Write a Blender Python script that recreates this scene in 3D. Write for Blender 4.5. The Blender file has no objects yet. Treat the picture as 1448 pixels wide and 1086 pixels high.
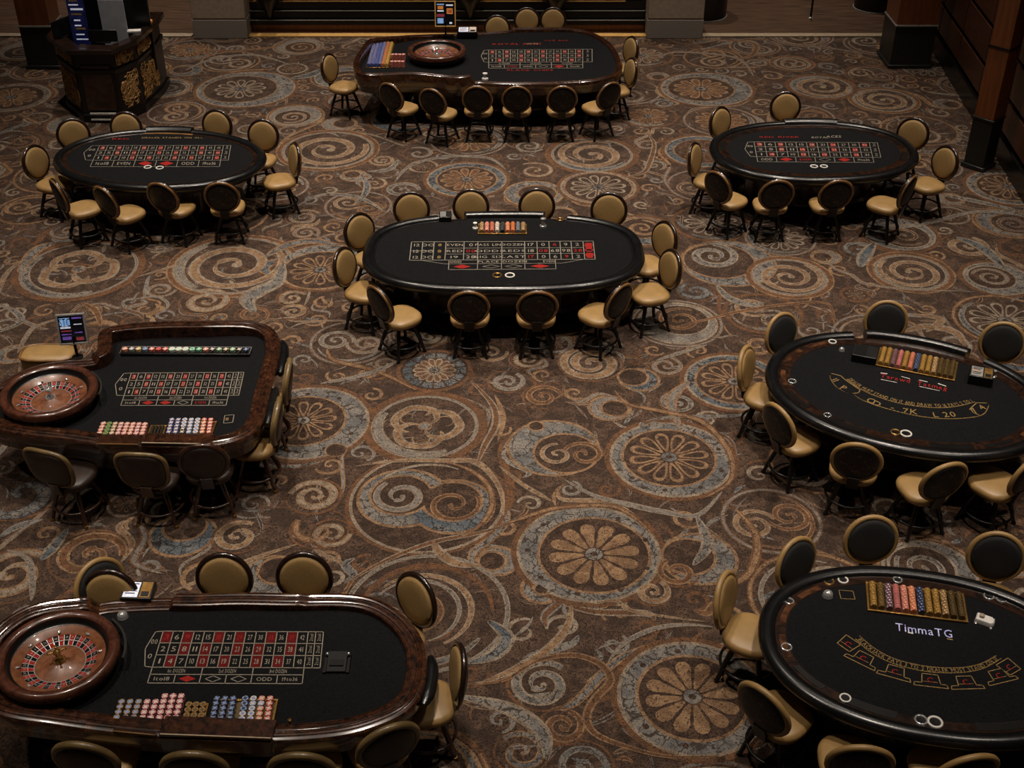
import bpy, math, random
from mathutils import Vector, Matrix
R = math.radians; PI = math.pi; cos = math.cos; sin = math.sin
sc = bpy.context.scene; col = sc.collection
random.seed(7)

# ------------------------------------------------------------------ camera model (the view the room is seen from)
TILT = R(34); FPX = 1750.0; CAMH = 8.0
def P(px, py, h=0.0):
    """point of the horizontal plane z=h seen at pixel (px,py) of the 1448x1086 frame"""
    x = (px-724)/FPX; y = (543-py)/FPX
    dy = cos(TILT)+y*sin(TILT); dz = -sin(TILT)+y*cos(TILT)
    k = (h-CAMH)/dz
    return Vector((x*k, dy*k, h))

# ------------------------------------------------------------------ object helpers
def tag(o, label=None, cat=None, group=None, kind=None):
    if label: o['label'] = label
    if cat: o['category'] = cat
    if group: o['group'] = group
    if kind: o['kind'] = kind
    return o
def thing(name, label, cat, loc=(0, 0, 0), rz=0.0, group=None):
    o = bpy.data.objects.new(name, None); col.objects.link(o)
    o.empty_display_size = .1
    o.location = loc; o.rotation_euler = (0, 0, rz)
    return tag(o, label, cat, group)
KIDS = {}
def link(name, mesh, parent=None):
    o = bpy.data.objects.new(name, mesh); col.objects.link(o)
    if parent is not None:
        o.parent = parent; KIDS.setdefault(parent.name, []).append(o)
    return o
def copy_tree(o, parent=None):
    c = o.copy(); col.objects.link(c)
    if parent is not None:
        c.parent = parent; KIDS.setdefault(parent.name, []).append(c)
    for ch in list(KIDS.get(o.name, [])): copy_tree(ch, c)
    return c

class MB:
    def __init__(s): s.v = []; s.f = []; s.m = []
    def add(s, vs, fs, mi=0):
        b = len(s.v); s.v += [tuple(p) for p in vs]
        for f in fs: s.f.append(tuple(b+i for i in f)); s.m.append(mi)
    def box(s, x0, y0, z0, x1, y1, z1, mi=0, M=None):
        vs = [Vector((x, y, z)) for z in (z0, z1) for y in (y0, y1) for x in (x0, x1)]
        if M is not None: vs = [M @ q for q in vs]
        s.add(vs, [(0, 2, 3, 1), (4, 5, 7, 6), (0, 1, 5, 4), (2, 6, 7, 3), (0, 4, 6, 2), (1, 3, 7, 5)], mi)
    def prism(s, poly, z0, z1, mi=0, M=None):
        n = len(poly)
        vs = [Vector((p[0], p[1], z0)) for p in poly]+[Vector((p[0], p[1], z1)) for p in poly]
        if M is not None: vs = [M @ q for q in vs]
        s.add(vs, [tuple(range(n-1, -1, -1)), tuple(range(n, 2*n))]+[(i, (i+1) % n, n+(i+1) % n, n+i) for i in range(n)], mi)
    def poly(s, pts, mi=0): s.add(pts, [tuple(range(len(pts)))], mi)
    def loft(s, loops, mi=0, closed=True, cap0=False, cap1=False):
        n = len(loops[0]); vs = [p for l in loops for p in l]; fs = []
        for k in range(len(loops)-1):
            for i in range(n if closed else n-1):
                j = (i+1) % n
                fs.append((k*n+i, k*n+j, (k+1)*n+j, (k+1)*n+i))
        if cap0: fs.append(tuple(range(n-1, -1, -1)))
        if cap1: fs.append(tuple(range((len(loops)-1)*n, len(loops)*n)))
        s.add(vs, fs, mi)
    def lathe(s, prof, n=24, c=(0, 0, 0), mi=0, M=None, cap0=False, cap1=False):
        loops = []
        for r, z in prof:
            l = [Vector((c[0]+r*cos(2*PI*i/n), c[1]+r*sin(2*PI*i/n), c[2]+z)) for i in range(n)]
            if M is not None: l = [M @ q for q in l]
            loops.append(l)
        s.loft(loops, mi, True, cap0, cap1)
    def tube(s, pts, r, n=8, mi=0, closed=False):
        pts = [Vector(p) for p in pts]; N = len(pts); loops = []
        rs = r if isinstance(r, (list, tuple)) else [r]*N
        up = None
        for i, p in enumerate(pts):
            a = pts[(i-1) % N] if (closed or i > 0) else p
            b = pts[(i+1) % N] if (closed or i < N-1) else p
            t = (b-a).normalized()
            if up is None:
                up = Vector((0, 0, 1)) if abs(t.z) < .9 else Vector((1, 0, 0))
            u = (up-t*up.dot(t)).normalized(); w = t.cross(u); up = u
            loops.append([p+(u*cos(2*PI*k/n)+w*sin(2*PI*k/n))*rs[i] for k in range(n)])
        if closed: s.loft(loops+[loops[0]], mi)
        else: s.loft(loops, mi, True, True, True)
    def mesh(s, name, mats, sharp=40):
        me = bpy.data.meshes.new(name); me.from_pydata(s.v, [], s.f)
        for m in mats: me.materials.append(m)
        if len(mats) > 1: me.polygons.foreach_set('material_index', s.m)
        me.polygons.foreach_set('use_smooth', [True]*len(me.polygons))
        me.update()
        me.set_sharp_from_angle(angle=R(sharp))
        return me
    def build(s, name, mats, parent=None, sharp=40, bev=0):
        if not isinstance(mats, (list, tuple)): mats = [mats]
        o = link(name, s.mesh(name, mats, sharp), parent)
        if bev:
            b = o.modifiers.new('bevel', 'BEVEL'); b.width = bev; b.segments = 2; b.limit_method = 'ANGLE'; b.angle_limit = R(40)
        return o

# ------------------------------------------------------------------ materials
def lin(c): return tuple(((u/255)/12.92 if u <= 10 else (((u/255)+.055)/1.055)**2.4) for u in c)+(1,)
def mat(name, c1, c2=None, scale=20, rough=.5, metal=0, coat=0, bump=0, detail=3, dist=0, stretch=None, spec=.5,
        r0=.35, r1=.65, emit=0, kind='noise', trans=0, c3=None, bscale=None, sheen=0):
    m = bpy.data.materials.new(name); m.use_nodes = True
    nt = m.node_tree; N = nt.nodes; L = nt.links
    b = N['Principled BSDF']
    b.inputs['Roughness'].default_value = rough; b.inputs['Metallic'].default_value = metal
    b.inputs['Coat Weight'].default_value = coat; b.inputs['Coat Roughness'].default_value = .08
    b.inputs['Specular IOR Level'].default_value = spec
    b.inputs['Sheen Weight'].default_value = sheen
    if trans: b.inputs['Transmission Weight'].default_value = trans
    tc = N.new('ShaderNodeTexCoord'); mp = N.new('ShaderNodeMapping'); L.new(tc.outputs['Object'], mp.inputs[0])
    if stretch: mp.inputs['Scale'].default_value = stretch
    if kind == 'voronoi':
        t = N.new('ShaderNodeTexVoronoi'); t.feature = 'DISTANCE_TO_EDGE'; out = t.outputs['Distance']
    else:
        t = N.new('ShaderNodeTexNoise'); t.inputs['Detail'].default_value = detail; t.inputs['Distortion'].default_value = dist
        out = t.outputs['Fac']
    t.inputs['Scale'].default_value = scale; L.new(mp.outputs[0], t.inputs['Vector'])
    cr = N.new('ShaderNodeValToRGB'); L.new(out, cr.inputs[0])
    c2 = c2 or tuple(min(255, u*1.12) for u in c1)
    cr.color_ramp.elements[0].position = r0; cr.color_ramp.elements[1].position = r1
    cr.color_ramp.elements[0].color = lin(c1); cr.color_ramp.elements[1].color = lin(c2)
    if c3:
        e = cr.color_ramp.elements.new(min(.98, r1+.12)); e.color = lin(c3)
    L.new(cr.outputs[0], b.inputs['Base Color'])
    if emit:
        L.new(cr.outputs[0], b.inputs['Emission Color']); b.inputs['Emission Strength'].default_value = emit
    if bump:
        t2 = N.new('ShaderNodeTexNoise'); t2.inputs['Scale'].default_value = bscale or scale*4; t2.inputs['Detail'].default_value = 2
        L.new(mp.outputs[0], t2.inputs['Vector'])
        bp = N.new('ShaderNodeBump'); bp.inputs['Strength'].default_value = bump; bp.inputs['Distance'].default_value = .01
        L.new(t2.outputs['Fac'], bp.inputs['Height']); L.new(bp.outputs[0], b.inputs['Normal'])
    return m
def carpet_mat(name, c1, c2, dark, scale=9, wear=.47, kind='noise'):
    """woven carpet colour: two tones, worn dark flecks and a fine weave"""
    m = bpy.data.materials.new(name); m.use_nodes = True
    nt = m.node_tree; N = nt.nodes; L = nt.links; b = N['Principled BSDF']
    b.inputs['Roughness'].default_value = .95; b.inputs['Specular IOR Level'].default_value = .15
    tc = N.new('ShaderNodeTexCoord')
    def noise(s, d, ds=0):
        t = N.new('ShaderNodeTexNoise'); t.inputs['Scale'].default_value = s; t.inputs['Detail'].default_value = d
        t.inputs['Distortion'].default_value = ds; L.new(tc.outputs['Object'], t.inputs['Vector']); return t.outputs['Fac']
    def ramp(f, p0, a, p1, c):
        r = N.new('ShaderNodeValToRGB'); L.new(f, r.inputs[0]); e = r.color_ramp.elements
        e[0].position = p0; e[1].position = p1; e[0].color = a; e[1].color = c; return r.outputs[0]
    base = ramp(noise(scale, 3, 1.2), .4, lin(c1), .6, lin(c2))
    if kind == 'vor':
        t = N.new('ShaderNodeTexVoronoi'); t.feature = 'DISTANCE_TO_EDGE'; t.inputs['Scale'].default_value = 7
        ns = N.new('ShaderNodeTexNoise'); ns.inputs['Scale'].default_value = 9; L.new(tc.outputs['Object'], ns.inputs['Vector'])
        vm = N.new('ShaderNodeVectorMath'); vm.operation = 'MULTIPLY_ADD'; L.new(ns.outputs['Color'], vm.inputs[0]); vm.inputs[1].default_value = (.18, .18, 0); L.new(tc.outputs['Object'], vm.inputs[2])
        L.new(vm.outputs[0], t.inputs['Vector'])
        cr_ = ramp(t.outputs['Distance'], .02, (1, 1, 1, 1), .06, (0, 0, 0, 1)); nz = ramp(noise(26, 4, 2.5), wear-.05, (1, 1, 1, 1), wear+.02, (0, 0, 0, 1))
        mm = N.new('ShaderNodeMath'); mm.operation = 'MAXIMUM'; L.new(cr_, mm.inputs[0]); L.new(nz, mm.inputs[1]); wf = mm.outputs[0]
    else:
        wf = ramp(noise(26, 4, 2.5), wear-.05, (1, 1, 1, 1), wear+.02, (0, 0, 0, 1))
    mx = N.new('ShaderNodeMixRGB'); L.new(wf, mx.inputs[0]); L.new(base, mx.inputs[1]); mx.inputs[2].default_value = lin(dark)
    w = ramp(noise(170, 2), .3, (.62, .62, .62, 1), .7, (1.25, 1.25, 1.25, 1))
    m2 = N.new('ShaderNodeMixRGB'); m2.blend_type = 'MULTIPLY'; m2.inputs[0].default_value = 1
    L.new(mx.outputs[0], m2.inputs[1]); L.new(w, m2.inputs[2]); L.new(m2.outputs[0], b.inputs['Base Color'])
    return m

M = {}
M['c_base'] = carpet_mat('carpet_brown', (62, 49, 41), (90, 70, 57), (46, 36, 30), 5, .49)
M['c_dark'] = carpet_mat('carpet_dark_brown', (58, 45, 37), (84, 65, 53), (42, 33, 28), 6, .49)
M['c_tan'] = carpet_mat('carpet_tan', (138, 110, 83), (112, 86, 64), (72, 55, 43), 7, .44)
M['c_cream'] = carpet_mat('carpet_cream', (138, 124, 108), (116, 101, 86), (76, 64, 54), 7, .44)
M['c_rust'] = carpet_mat('carpet_rust', (108, 75, 51), (90, 65, 48), (62, 47, 37), 7, .46)
M['c_slate'] = carpet_mat('carpet_slate', (94, 93, 92), (122, 115, 108), (60, 53, 48), 3, .44, 'vor')
M['c_blue'] = carpet_mat('carpet_blue_grey', (78, 85, 91), (108, 106, 104), (48, 46, 46), 3, .45, 'vor')
M['c_grey'] = carpet_mat('carpet_grey', (104, 98, 93), (124, 115, 106), (70, 62, 55), 7, .45)
M['felt'] = mat('black_felt', (19, 19, 20), (27, 27, 28), 90, 1, spec=.04)
M['leather'] = mat('black_padded_leather', (12, 12, 13), (18, 18, 19), 14, .26, bump=.04, bscale=60)
M['black'] = mat('black_lacquer', (12, 11, 11), (20, 18, 17), 8, .3)
M['blackmetal'] = mat('black_metal', (16, 15, 15), (25, 23, 22), 30, .28, metal=.3)
M['wood'] = mat('burl_mahogany', (24, 13, 9), (68, 38, 22), 16, .22, coat=.8, detail=5, dist=.8, c3=(112, 69, 40))
M['wooddark'] = mat('dark_mahogany', (26, 14, 9), (58, 32, 19), 7, .24, coat=.5, detail=5, dist=1.8)
M['woodred'] = mat('wheel_mahogany', (56, 30, 21), (84, 48, 33), 10, .25, coat=.45, detail=4, dist=1.2)
M['woodbowl'] = mat('wheel_walnut', (96, 57, 35), (124, 77, 50), 14, .34, coat=.2, detail=5, dist=1.0)
M['track'] = mat('racetrack_wood', (20, 13, 10), (50, 31, 21), 8, .22, coat=.6, detail=5, dist=1.6)
M['slotwood'] = mat('copper_trough', (44, 26, 17), (92, 58, 36), 10, .2, coat=.6)
M['tan'] = mat('tan_vinyl', (140, 110, 66), (156, 124, 77), 6, .42, bump=.05, bscale=120)
M['tanfab'] = mat('gold_woven_fabric', (130, 102, 59), (156, 125, 76), 160, .7, bump=.25, bscale=260)
M['tanwood'] = mat('bronze_brown_trim', (96, 68, 38), (128, 92, 52), 10, .32, coat=.3)
M['frame'] = mat('dark_chair_frame', (22, 14, 11), (40, 24, 17), 9, .25, coat=.5)
M['pattern'] = mat('black_floral_fabric', (12, 10, 9), (18, 14, 12), 13, .5, kind='noise', detail=2, dist=2, r0=.5, r1=.58, c3=(70, 48, 33), spec=.4)
M['blackfab'] = mat('black_fabric', (17, 17, 18), (25, 25, 26), 120, .85, bump=.1)
M['brownleather'] = mat('dark_brown_leather', (33, 23, 18), (48, 33, 25), 12, .45, bump=.12, bscale=80)
M['oldgold'] = mat('olive_gold_trim', (92, 74, 44), (120, 97, 60), 8, .4, coat=.2)
M['legwood'] = mat('leg_wood', (34, 18, 12), (62, 34, 21), 12, .28, coat=.4, dist=1)
M['chrome'] = mat('chrome', (205, 205, 205), (230, 230, 228), 5, .12, metal=.75)
M['brass'] = mat('brass', (150, 112, 58), (178, 138, 78), 20, .3, metal=.85)
M['line'] = mat('printed_cream_line', (128, 120, 108), (150, 141, 127), 60, .9, spec=.1)
M['goldline'] = mat('printed_gold_line', (124, 100, 62), (150, 124, 80), 60, .9, spec=.1)
M['red'] = mat('printed_red', (128, 30, 26), (150, 40, 34), 50, .9, spec=.1)
M['darkred'] = mat('printed_dark_red', (78, 18, 19), (96, 25, 25), 50, .9, spec=.1)
M['blackp'] = mat('printed_black', (16, 16, 17), (22, 22, 23), 50, .9, spec=.1)
M['lilac'] = mat('printed_lilac', (158, 158, 220), (205, 205, 245), 50, .8, spec=.1)
M['white'] = mat('white_plastic', (205, 200, 194), (225, 220, 214), 10, .35)
M['glass'] = mat('clear_glass', (235, 240, 242), (250, 250, 250), 5, .03, trans=1)
M['smoke'] = mat('smoked_acrylic', (90, 86, 82), (110, 104, 98), 5, .08, trans=.85)
def chipmat(n, c):
    c = tuple(int(u*.86) for u in c)
    return mat('chip_'+n, c, tuple(min(255, int(u*1.15)) for u in c), 30, .4)
for n, c in {'blue': (70, 84, 150), 'navy': (38, 44, 74), 'pink': (190, 104, 112), 'gold': (146, 108, 48), 'orange': (214, 118, 72),
             'cream': (226, 210, 196), 'paleblue': (140, 162, 204), 'red': (206, 78, 62), 'green': (84, 160, 112), 'mint': (186, 224, 206),
             'yellow': (196, 160, 84), 'grey': (120, 128, 138), 'purple': (104, 74, 92), 'salmon': (206, 116, 96), 'darkgold': (92, 72, 36), 'ink': (30, 28, 28)}.items():
    M['k_'+n] = chipmat(n, c)
M['poster'] = mat('blue_poster', (32, 40, 110), (54, 66, 150), 12, .4)
M['screen'] = mat('dark_screen', (14, 15, 22), (22, 24, 34), 10, .2)
M['e_blue'] = mat('screen_blue', (120, 165, 225), (150, 190, 240), 30, .4, emit=.35)
M['e_white'] = mat('screen_white', (200, 205, 225), (225, 228, 240), 30, .4, emit=.35)
M['e_red'] = mat('screen_red', (120, 44, 52), (150, 60, 66), 30, .4, emit=.3)
M['e_violet'] = mat('screen_violet', (92, 64, 150), (120, 88, 180), 30, .4, emit=.3)
M['e_orange'] = mat('screen_orange', (190, 110, 50), (214, 140, 60), 30, .4, emit=.3)
M['panelwood'] = mat('orange_veneer', (112, 62, 30), (134, 78, 38), 3, .42, coat=.15, stretch=(6, 6, .6), detail=5)
M['wallwood'] = mat('wall_veneer', (70, 40, 24), (90, 52, 32), 3, .45, coat=.15, stretch=(1, 1, 8), detail=5)
M['plinth'] = mat('dark_plinth', (28, 29, 27), (36, 37, 34), 20, .4)
M['planks'] = mat('dark_plank_floor', (58, 43, 33), (90, 67, 50), 3, .4, stretch=(.6, 7, 1), detail=6)
M['stone'] = mat('grey_granite', (128, 121, 113), (148, 140, 131), 60, .6, detail=4)
M['stonelight'] = mat('beige_stone', (158, 141, 123), (172, 154, 135), 12, .6)
M['sill'] = mat('pale_threshold', (150, 132, 110), (170, 152, 128), 20, .4)
M['goldsill'] = mat('gold_threshold', (196, 150, 84), (214, 168, 100), 20, .35)
M['steel'] = mat('brushed_steel', (140, 138, 134), (165, 162, 158), 40, .35, metal=.35)
M['filigree'] = mat('gold_filigree', (150, 112, 62), (188, 146, 88), 30, .4, metal=.15)
M['paper'] = mat('pale_grey_board', (168, 170, 178), (180, 182, 190), 8, .6)

# ------------------------------------------------------------------ built-in font glyphs -> flat polygons
CH = sorted(set('vubyfg0123456789TDOZENSDERAVLIJPYCMKBGUFHQWX to-.+inamskdlcewrhgp'))
GL = {}
def make_glyphs():
    tmp = []
    for c in CH:
        if c == ' ': continue
        cu = bpy.data.curves.new('g', 'FONT'); cu.body = c; cu.resolution_u = 2
        o = bpy.data.objects.new('g', cu); col.objects.link(o); tmp.append((c, o))
    bpy.context.view_layer.update(); dg = bpy.context.evaluated_depsgraph_get()
    for c, o in tmp:
        e = o.evaluated_get(dg); me = e.to_mesh()
        vs = [(v.co.x, v.co.y) for v in me.vertices]; fs = [tuple(p.vertices) for p in me.polygons]
        x0 = min(v[0] for v in vs); x1 = max(v[0] for v in vs)
        GL[c] = ([(x-x0, y) for x, y in vs], fs, x1-x0); e.to_mesh_clear()
    for c, o in tmp:
        cu = o.data; bpy.data.objects.remove(o); bpy.data.curves.remove(cu)
make_glyphs()
def text(mb, s, fn, size, mi, width=None, gap=.14):
    """write s centred on (0,0); fn maps local (x,y) to a 3-D point; size = cap height"""
    k = size/.7; W = sum((GL[c][2] if c in GL else .3)+gap for c in s)-gap
    kx = k if width is None else min(k*1.6, width/max(W, .01))
    x = -W*kx/2
    for c in s:
        if c in GL:
            vs, fs, w = GL[c]
            mb.add([fn(x+vx*kx, vy*k-size/2) for vx, vy in vs], fs, mi); x += (w+gap)*kx
        else: x += (.3+gap)*kx

# ------------------------------------------------------------------ the patterned carpet (one woven floor)
CM = ['c_base', 'c_dark', 'c_tan', 'c_cream', 'c_rust', 'c_slate', 'c_blue', 'c_grey']
CI = {n[2:]: i for i, n in enumerate(CM)}
cp = MB()
LZ = .0004
JC = [0]
def jz():
    JC[0] = (JC[0]+1) % 70
    return JC[0]*5e-6
def disc(c, r, colr, lay, n=28, ry=None):
    z = lay*LZ+jz(); ry = ry or r
    cp.poly([(c.x+r*cos(2*PI*i/n), c.y+ry*sin(2*PI*i/n), z) for i in range(n)], CI[colr])
def ribbon(pts, w, colr, lay, closed=False):
    """pts: 2-D world points; w: list of widths"""
    N = len(pts); z = lay*LZ+jz(); A = []; B = []
    for i, p in enumerate(pts):
        a = pts[i-1] if (i > 0 or closed) else p; b = pts[(i+1) % N] if (i < N-1 or closed) else p
        dx, dy = b[0]-a[0], b[1]-a[1]; l = math.hypot(dx, dy) or 1
        h = w[i]/2; nx, ny = -dy/l*h, dx/l*h
        A.append((p[0]+nx, p[1]+ny, z)); B.append((p[0]-nx, p[1]-ny, z))
    fs = [(i, (i+1) % N, N+(i+1) % N, N+i) for i in range(N if closed else N-1)]
    fs = [f[::-1] for f in fs]
    cp.add(A+B, fs, CI[colr])
def band(pts, w, c1, c2, lay, closed=False, inner=.55):
    ribbon(pts, w, c1, lay, closed)
    if c2: ribbon(pts, [q*inner for q in w], c2, lay+1, closed)
def ring(c, r, w, c1, c2, lay, a0=0, a1=2*PI):
    full = abs(a1-a0) > 6.2
    n = max(12, int(abs(a1-a0)/(2*PI)*56))
    pts = [(c.x+r*cos(a0+(a1-a0)*i/n), c.y+r*sin(a0+(a1-a0)*i/n)) for i in range(n if full else n+1)]
    ws = [w]*len(pts) if full else [w*(.35+.65*sin(PI*min(1, max(0, i/(len(pts)-1))))) for i in range(len(pts))]
    band(pts, ws, c1, c2, lay, full)
def lune(c, Ro, c2, Ri, colr, lay, edge='tan'):
    disc(c, Ro+.035, edge, lay, 44); disc(c, Ro, colr, lay+1, 44); disc(c2, Ri+.03, edge, lay+2, 40); disc(c2, Ri, 'dark', lay+3, 40)
def spiral(c, r, a0, turns, d, w, c1, c2, lay, bulb=True):
    n = int(26*turns)+6; pts = []; ws = []
    for i in range(n+1):
        t = i/n; rr = r*(1-t)**.85*.93+r*.07; a = a0+d*turns*2*PI*t
        pts.append((c.x+rr*cos(a), c.y+rr*sin(a))); ws.append(w*(.25+.75*sin(PI*min(1, t*1.15+.12))**.7 if t < .8 else .55*(1-t)/.2*w/w+.25))
    ws = [max(.012, q if q < w*1.2 else w) for q in ws]
    band(pts, ws, c1, c2, lay)
    if bulb: disc(Vector((pts[-1][0], pts[-1][1], 0)), r*.11, c1, lay, 12)
def cat(pts, per=7):
    Q = [pts[0]]+list(pts)+[pts[-1]]; out = []
    for i in range(1, len(Q)-2):
        p0, p1, p2, p3 = Q[i-1:i+3]
        for k in range(per):
            t = k/per
            out.append(tuple(.5*(2*p1[j]+(p2[j]-p0[j])*t+(2*p0[j]-5*p1[j]+4*p2[j]-p3[j])*t*t+(3*p1[j]-p0[j]-3*p2[j]+p3[j])*t**3) for j in (0, 1)))
    out.append(tuple(pts[-1][:2])); return out
def swoosh(px, w, c1, c2, lay, prof='leaf'):
    pts = cat([tuple(P(x, y))[:2] for x, y in px]); n = len(pts)-1
    ws = [w*(.12+.88*sin(PI*i/n)**.8) if prof == 'leaf' else w*(.4+.6*sin(PI*(.12+.76*i/n))) for i in range(n+1)]
    band(pts, ws, c1, c2, lay)
def flower(c, r, rot, filled, c1, core, lay, n=12):
    for k in range(n):
        a = rot+2*PI*k/n; ux, uy = cos(a), sin(a); vx, vy = -uy, ux
        def petal(s0, s1, hw):
            o = []
            for i in range(13):
                t = i/12; s = s0+(s1-s0)*(1-cos(PI*t))/2
                q = (s-s0)/(s1-s0); h = hw*(q**.75)*math.sqrt(max(0, 1-q**5))
                o.append((s, h))
            pts = [(s, h) for s, h in o]+[(s, -h) for s, h in o[-2:0:-1]]
            return [(c.x+ux*s+vx*h, c.y+uy*s+vy*h, 0) for s, h in pts]
        lp = petal(r*.18, r, r*.235); cp.poly([(x, y, lay*LZ+jz()) for x, y, _ in lp], CI[c1])
        if not filled:
            lp = petal(r*.34, r*.89, r*.15); cp.poly([(x, y, (lay+1)*LZ+jz()) for x, y, _ in lp], CI[core])
        else:
            a2 = a+PI/n; ux, uy = cos(a2), sin(a2); vx, vy = -uy, ux
            lp = petal(r*.28, r*.74, r*.06); cp.poly([(x, y, (lay+1)*LZ+jz()) for x, y, _ in lp], CI['dark'])
    disc(c, r*.225, 'dark', lay+2, 20); disc(c, r*.19, 'slate', lay+3, 20); disc(c, r*.08, 'dark', lay+4, 12)

cp.add([(-14, 3, 0), (9.3, 3, 0), (9.3, 24.6, 0), (-14, 24.6, 0)], [(0, 1, 2, 3)], 0)
# traced large motifs ------------------------------------------------
BIG = []          # (x, y, r) taken, keeps the filler out
def V(px, py): return P(px, py)
def take(c, r): BIG.append((c.x, c.y, r))
def medallion(px, py, rf, rd, Ro, filled, off=(0, 0), fc='tan', core='dark', sl='slate', oc='rust', rot=.13, outline=False):
    c = V(px, py); o = c+Vector((off[0], off[1], 0)); take(o, Ro+.05)
    disc(o, Ro+.07, oc, 8, 52); disc(o, Ro+.015, 'cream', 9, 52); disc(o, Ro-.02, sl, 10, 52)
    disc(c, rd+.03, 'tan', 11, 44); disc(c, rd, 'dark', 12, 44)
    flower(c, rf, rot, filled, fc, core, 13)
    for k in range(9):
        a = 2*PI*k/9+.3; q = (Ro+rd)/2
        if random.random() < .6: disc(o+Vector((q*cos(a)*.98, q*sin(a)*.98, 0)), .028, 'dark', 11, 10)
medallion(840, 784, .44, .52, .68, True, (-.05, .03))
medallion(979, 986, .40, .45, .62, True, (0, 0))
medallion(946, 647, .43, .48, .64, False, (.02, -.02), 'tan')
medallion(429, 595, .37, .45, .67, False, (.05, -.03), 'tan')
disc(V(475, 637), .125, 'tan', 12, 24); disc(V(475, 637), .105, 'dark', 13, 24)
medallion(1038, 540, .39, .43, .56, False, (0, 0), 'tan', 'dark', 'blue')
medallion(453, 382, .41, .5, .62, False, (.03, .1), 'tan', 'dark', 'slate')
medallion(340, 126, .46, .64, .86, False, (.1, .0), 'cream', 'dark', 'slate')
medallion(991, 126, .5, .58, .80, False, (.1, 0), 'tan', 'rust', 'slate')
medallion(660, 254, .41, .45, .60, False, (0, 0), 'tan', 'rust', 'blue')
medallion(846, 265, .43, .50, .56, False, (0, 0), 'cream', 'dark', 'slate')
medallion(16, 138, .45, .55, .66, False, (0, 0), 'tan', 'rust', 'slate')
medallion(1426, 265, .42, .46, .6, False, (0, 0), 'tan', 'dark', 'slate')
medallion(994, 214, .4, .45, .6, False, (0, 0), 'rust', 'dark', 'blue')
# spoked wheel medallion
c = V(614.4, 524); take(c, .45)
disc(c, .45, 'rust', 8, 40); disc(c, .40, 'dark', 9, 40); disc(c, .37, 'blue', 10, 40); disc(c, .27, 'dark', 11, 36); flower(c, .26, 0, False, 'cream', 'rust', 12, 14)
for k in range(14):
    a = 2*PI*(k+.5)/14; ribbon([(c.x+.25*cos(a), c.y+.25*sin(a)), (c.x+.39*cos(a), c.y+.39*sin(a))], [.02, .03], 'dark', 13)
def swirl(px, py, Ro, kind='tri', sl=None, rot=0., oc='rust'):
    c = V(px, py); take(c, Ro+.03)
    ring(c, Ro-.02, .10, oc, 'rust' if oc != 'rust' else None, 8)
    ring(c, Ro-.09, .045, 'cream', 'grey', 9)
    if sl:
        ring(c, Ro-.15, .14, 'cream', sl, 9, sl_a[0], sl_a[1])
    if kind == 'tri':
        for k in range(3):
            a = rot+2*PI*k/3
            pts = [(c.x+Ro*r_*cos(a+q), c.y+Ro*r_*sin(a+q)) for r_, q in [(.1, 0), (.28, .25), (.47, .75), (.58, 1.45), (.55, 2.2), (.42, 2.8), (.3, 3.1)]]
            pts = cat(pts, 6); n = len(pts)-1
            band(pts, [.11*Ro/.66*(.15+.85*sin(PI*i/n)) for i in range(n+1)], 'cream', 'tan', 11)
            ring(c+Vector((Ro*.36*cos(a+1.9), Ro*.36*sin(a+1.9), 0)), Ro*.14, .025, 'tan', None, 10, a, a+4.6)
        disc(c, Ro*.12, 'tan', 12, 18); disc(c, Ro*.09, 'slate', 13, 18)
    else:
        spiral(c, Ro*.78, rot, 2.1, 1 if kind == 'ccw' else -1, .11*Ro/.6, 'cream', 'tan', 10)
        ring(c, Ro*.62, .03, 'tan', None, 9, rot+1, rot+4.5)
sl_a = (R(150), R(300))
swirl(601, 603, .66, 'tri', 'grey', .6)
swirl(112, 381, .84, 'tri', 'slate', .3)
sl_a = (R(200), R(330)); swirl(837, 219, .72, 'ccw', 'blue', 1.0)
sl_a = (R(100), R(250)); swirl(464, 212, .80, 'cw', None, .4, 'tan')
swirl(1288, 385, .55, 'ccw', None, 2.2, 'tan'); swirl(1116, 392, .56, 'cw', None, .9, 'tan')
swirl(1250, 142, .60, 'ccw', None, 1.6, 'tan'); sl_a = (R(60), R(200)); swirl(1161, 123, .62, 'cw', 'slate', 0)
sl_a = (R(130), R(240)); swirl(330, 375, .86, 'cw', 'grey', .7, 'tan')
swirl(1120, 90, .40, 'tri', None, .2, 'tan')
# double spirals with slate beds
c = V(604, 709); take(c, .8)
disc(c, .83, 'rust', 7, 52); disc(c, .79, 'cream', 8, 52); disc(c, .755, 'dark', 9, 52)
lune(V(570, 704), .44, V(567, 700), .30, 'slate', 10); spiral(V(567, 702), .27, 2.2, 1.6, 1, .09, 'cream', 'grey', 14)
lune(V(640, 716), .40, V(640, 709), .29, 'blue', 10); spiral(V(640, 714), .28, .5, 1.5, -1, .07, 'tan', 'rust', 14)
ring(c, .66, .07, 'rust', 'tan', 15, R(-60), R(75)); ring(c, .60, .04, 'cream', None, 15, R(60), R(150))
c = V(782, 633); take(c, .5)
lune(c, .47, V(800, 641), .33, 'slate', 9); spiral(V(788, 643), .19, 1.5, 1.4, 1, .06, 'cream', 'tan', 14); spiral(V(826, 643), .22, 2.8, 1.4, -1, .07, 'tan', 'rust', 14)
disc(V(758, 603), .1, 'tan', 13, 20); disc(V(758, 603), .075, 'dark', 14, 20)
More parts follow.
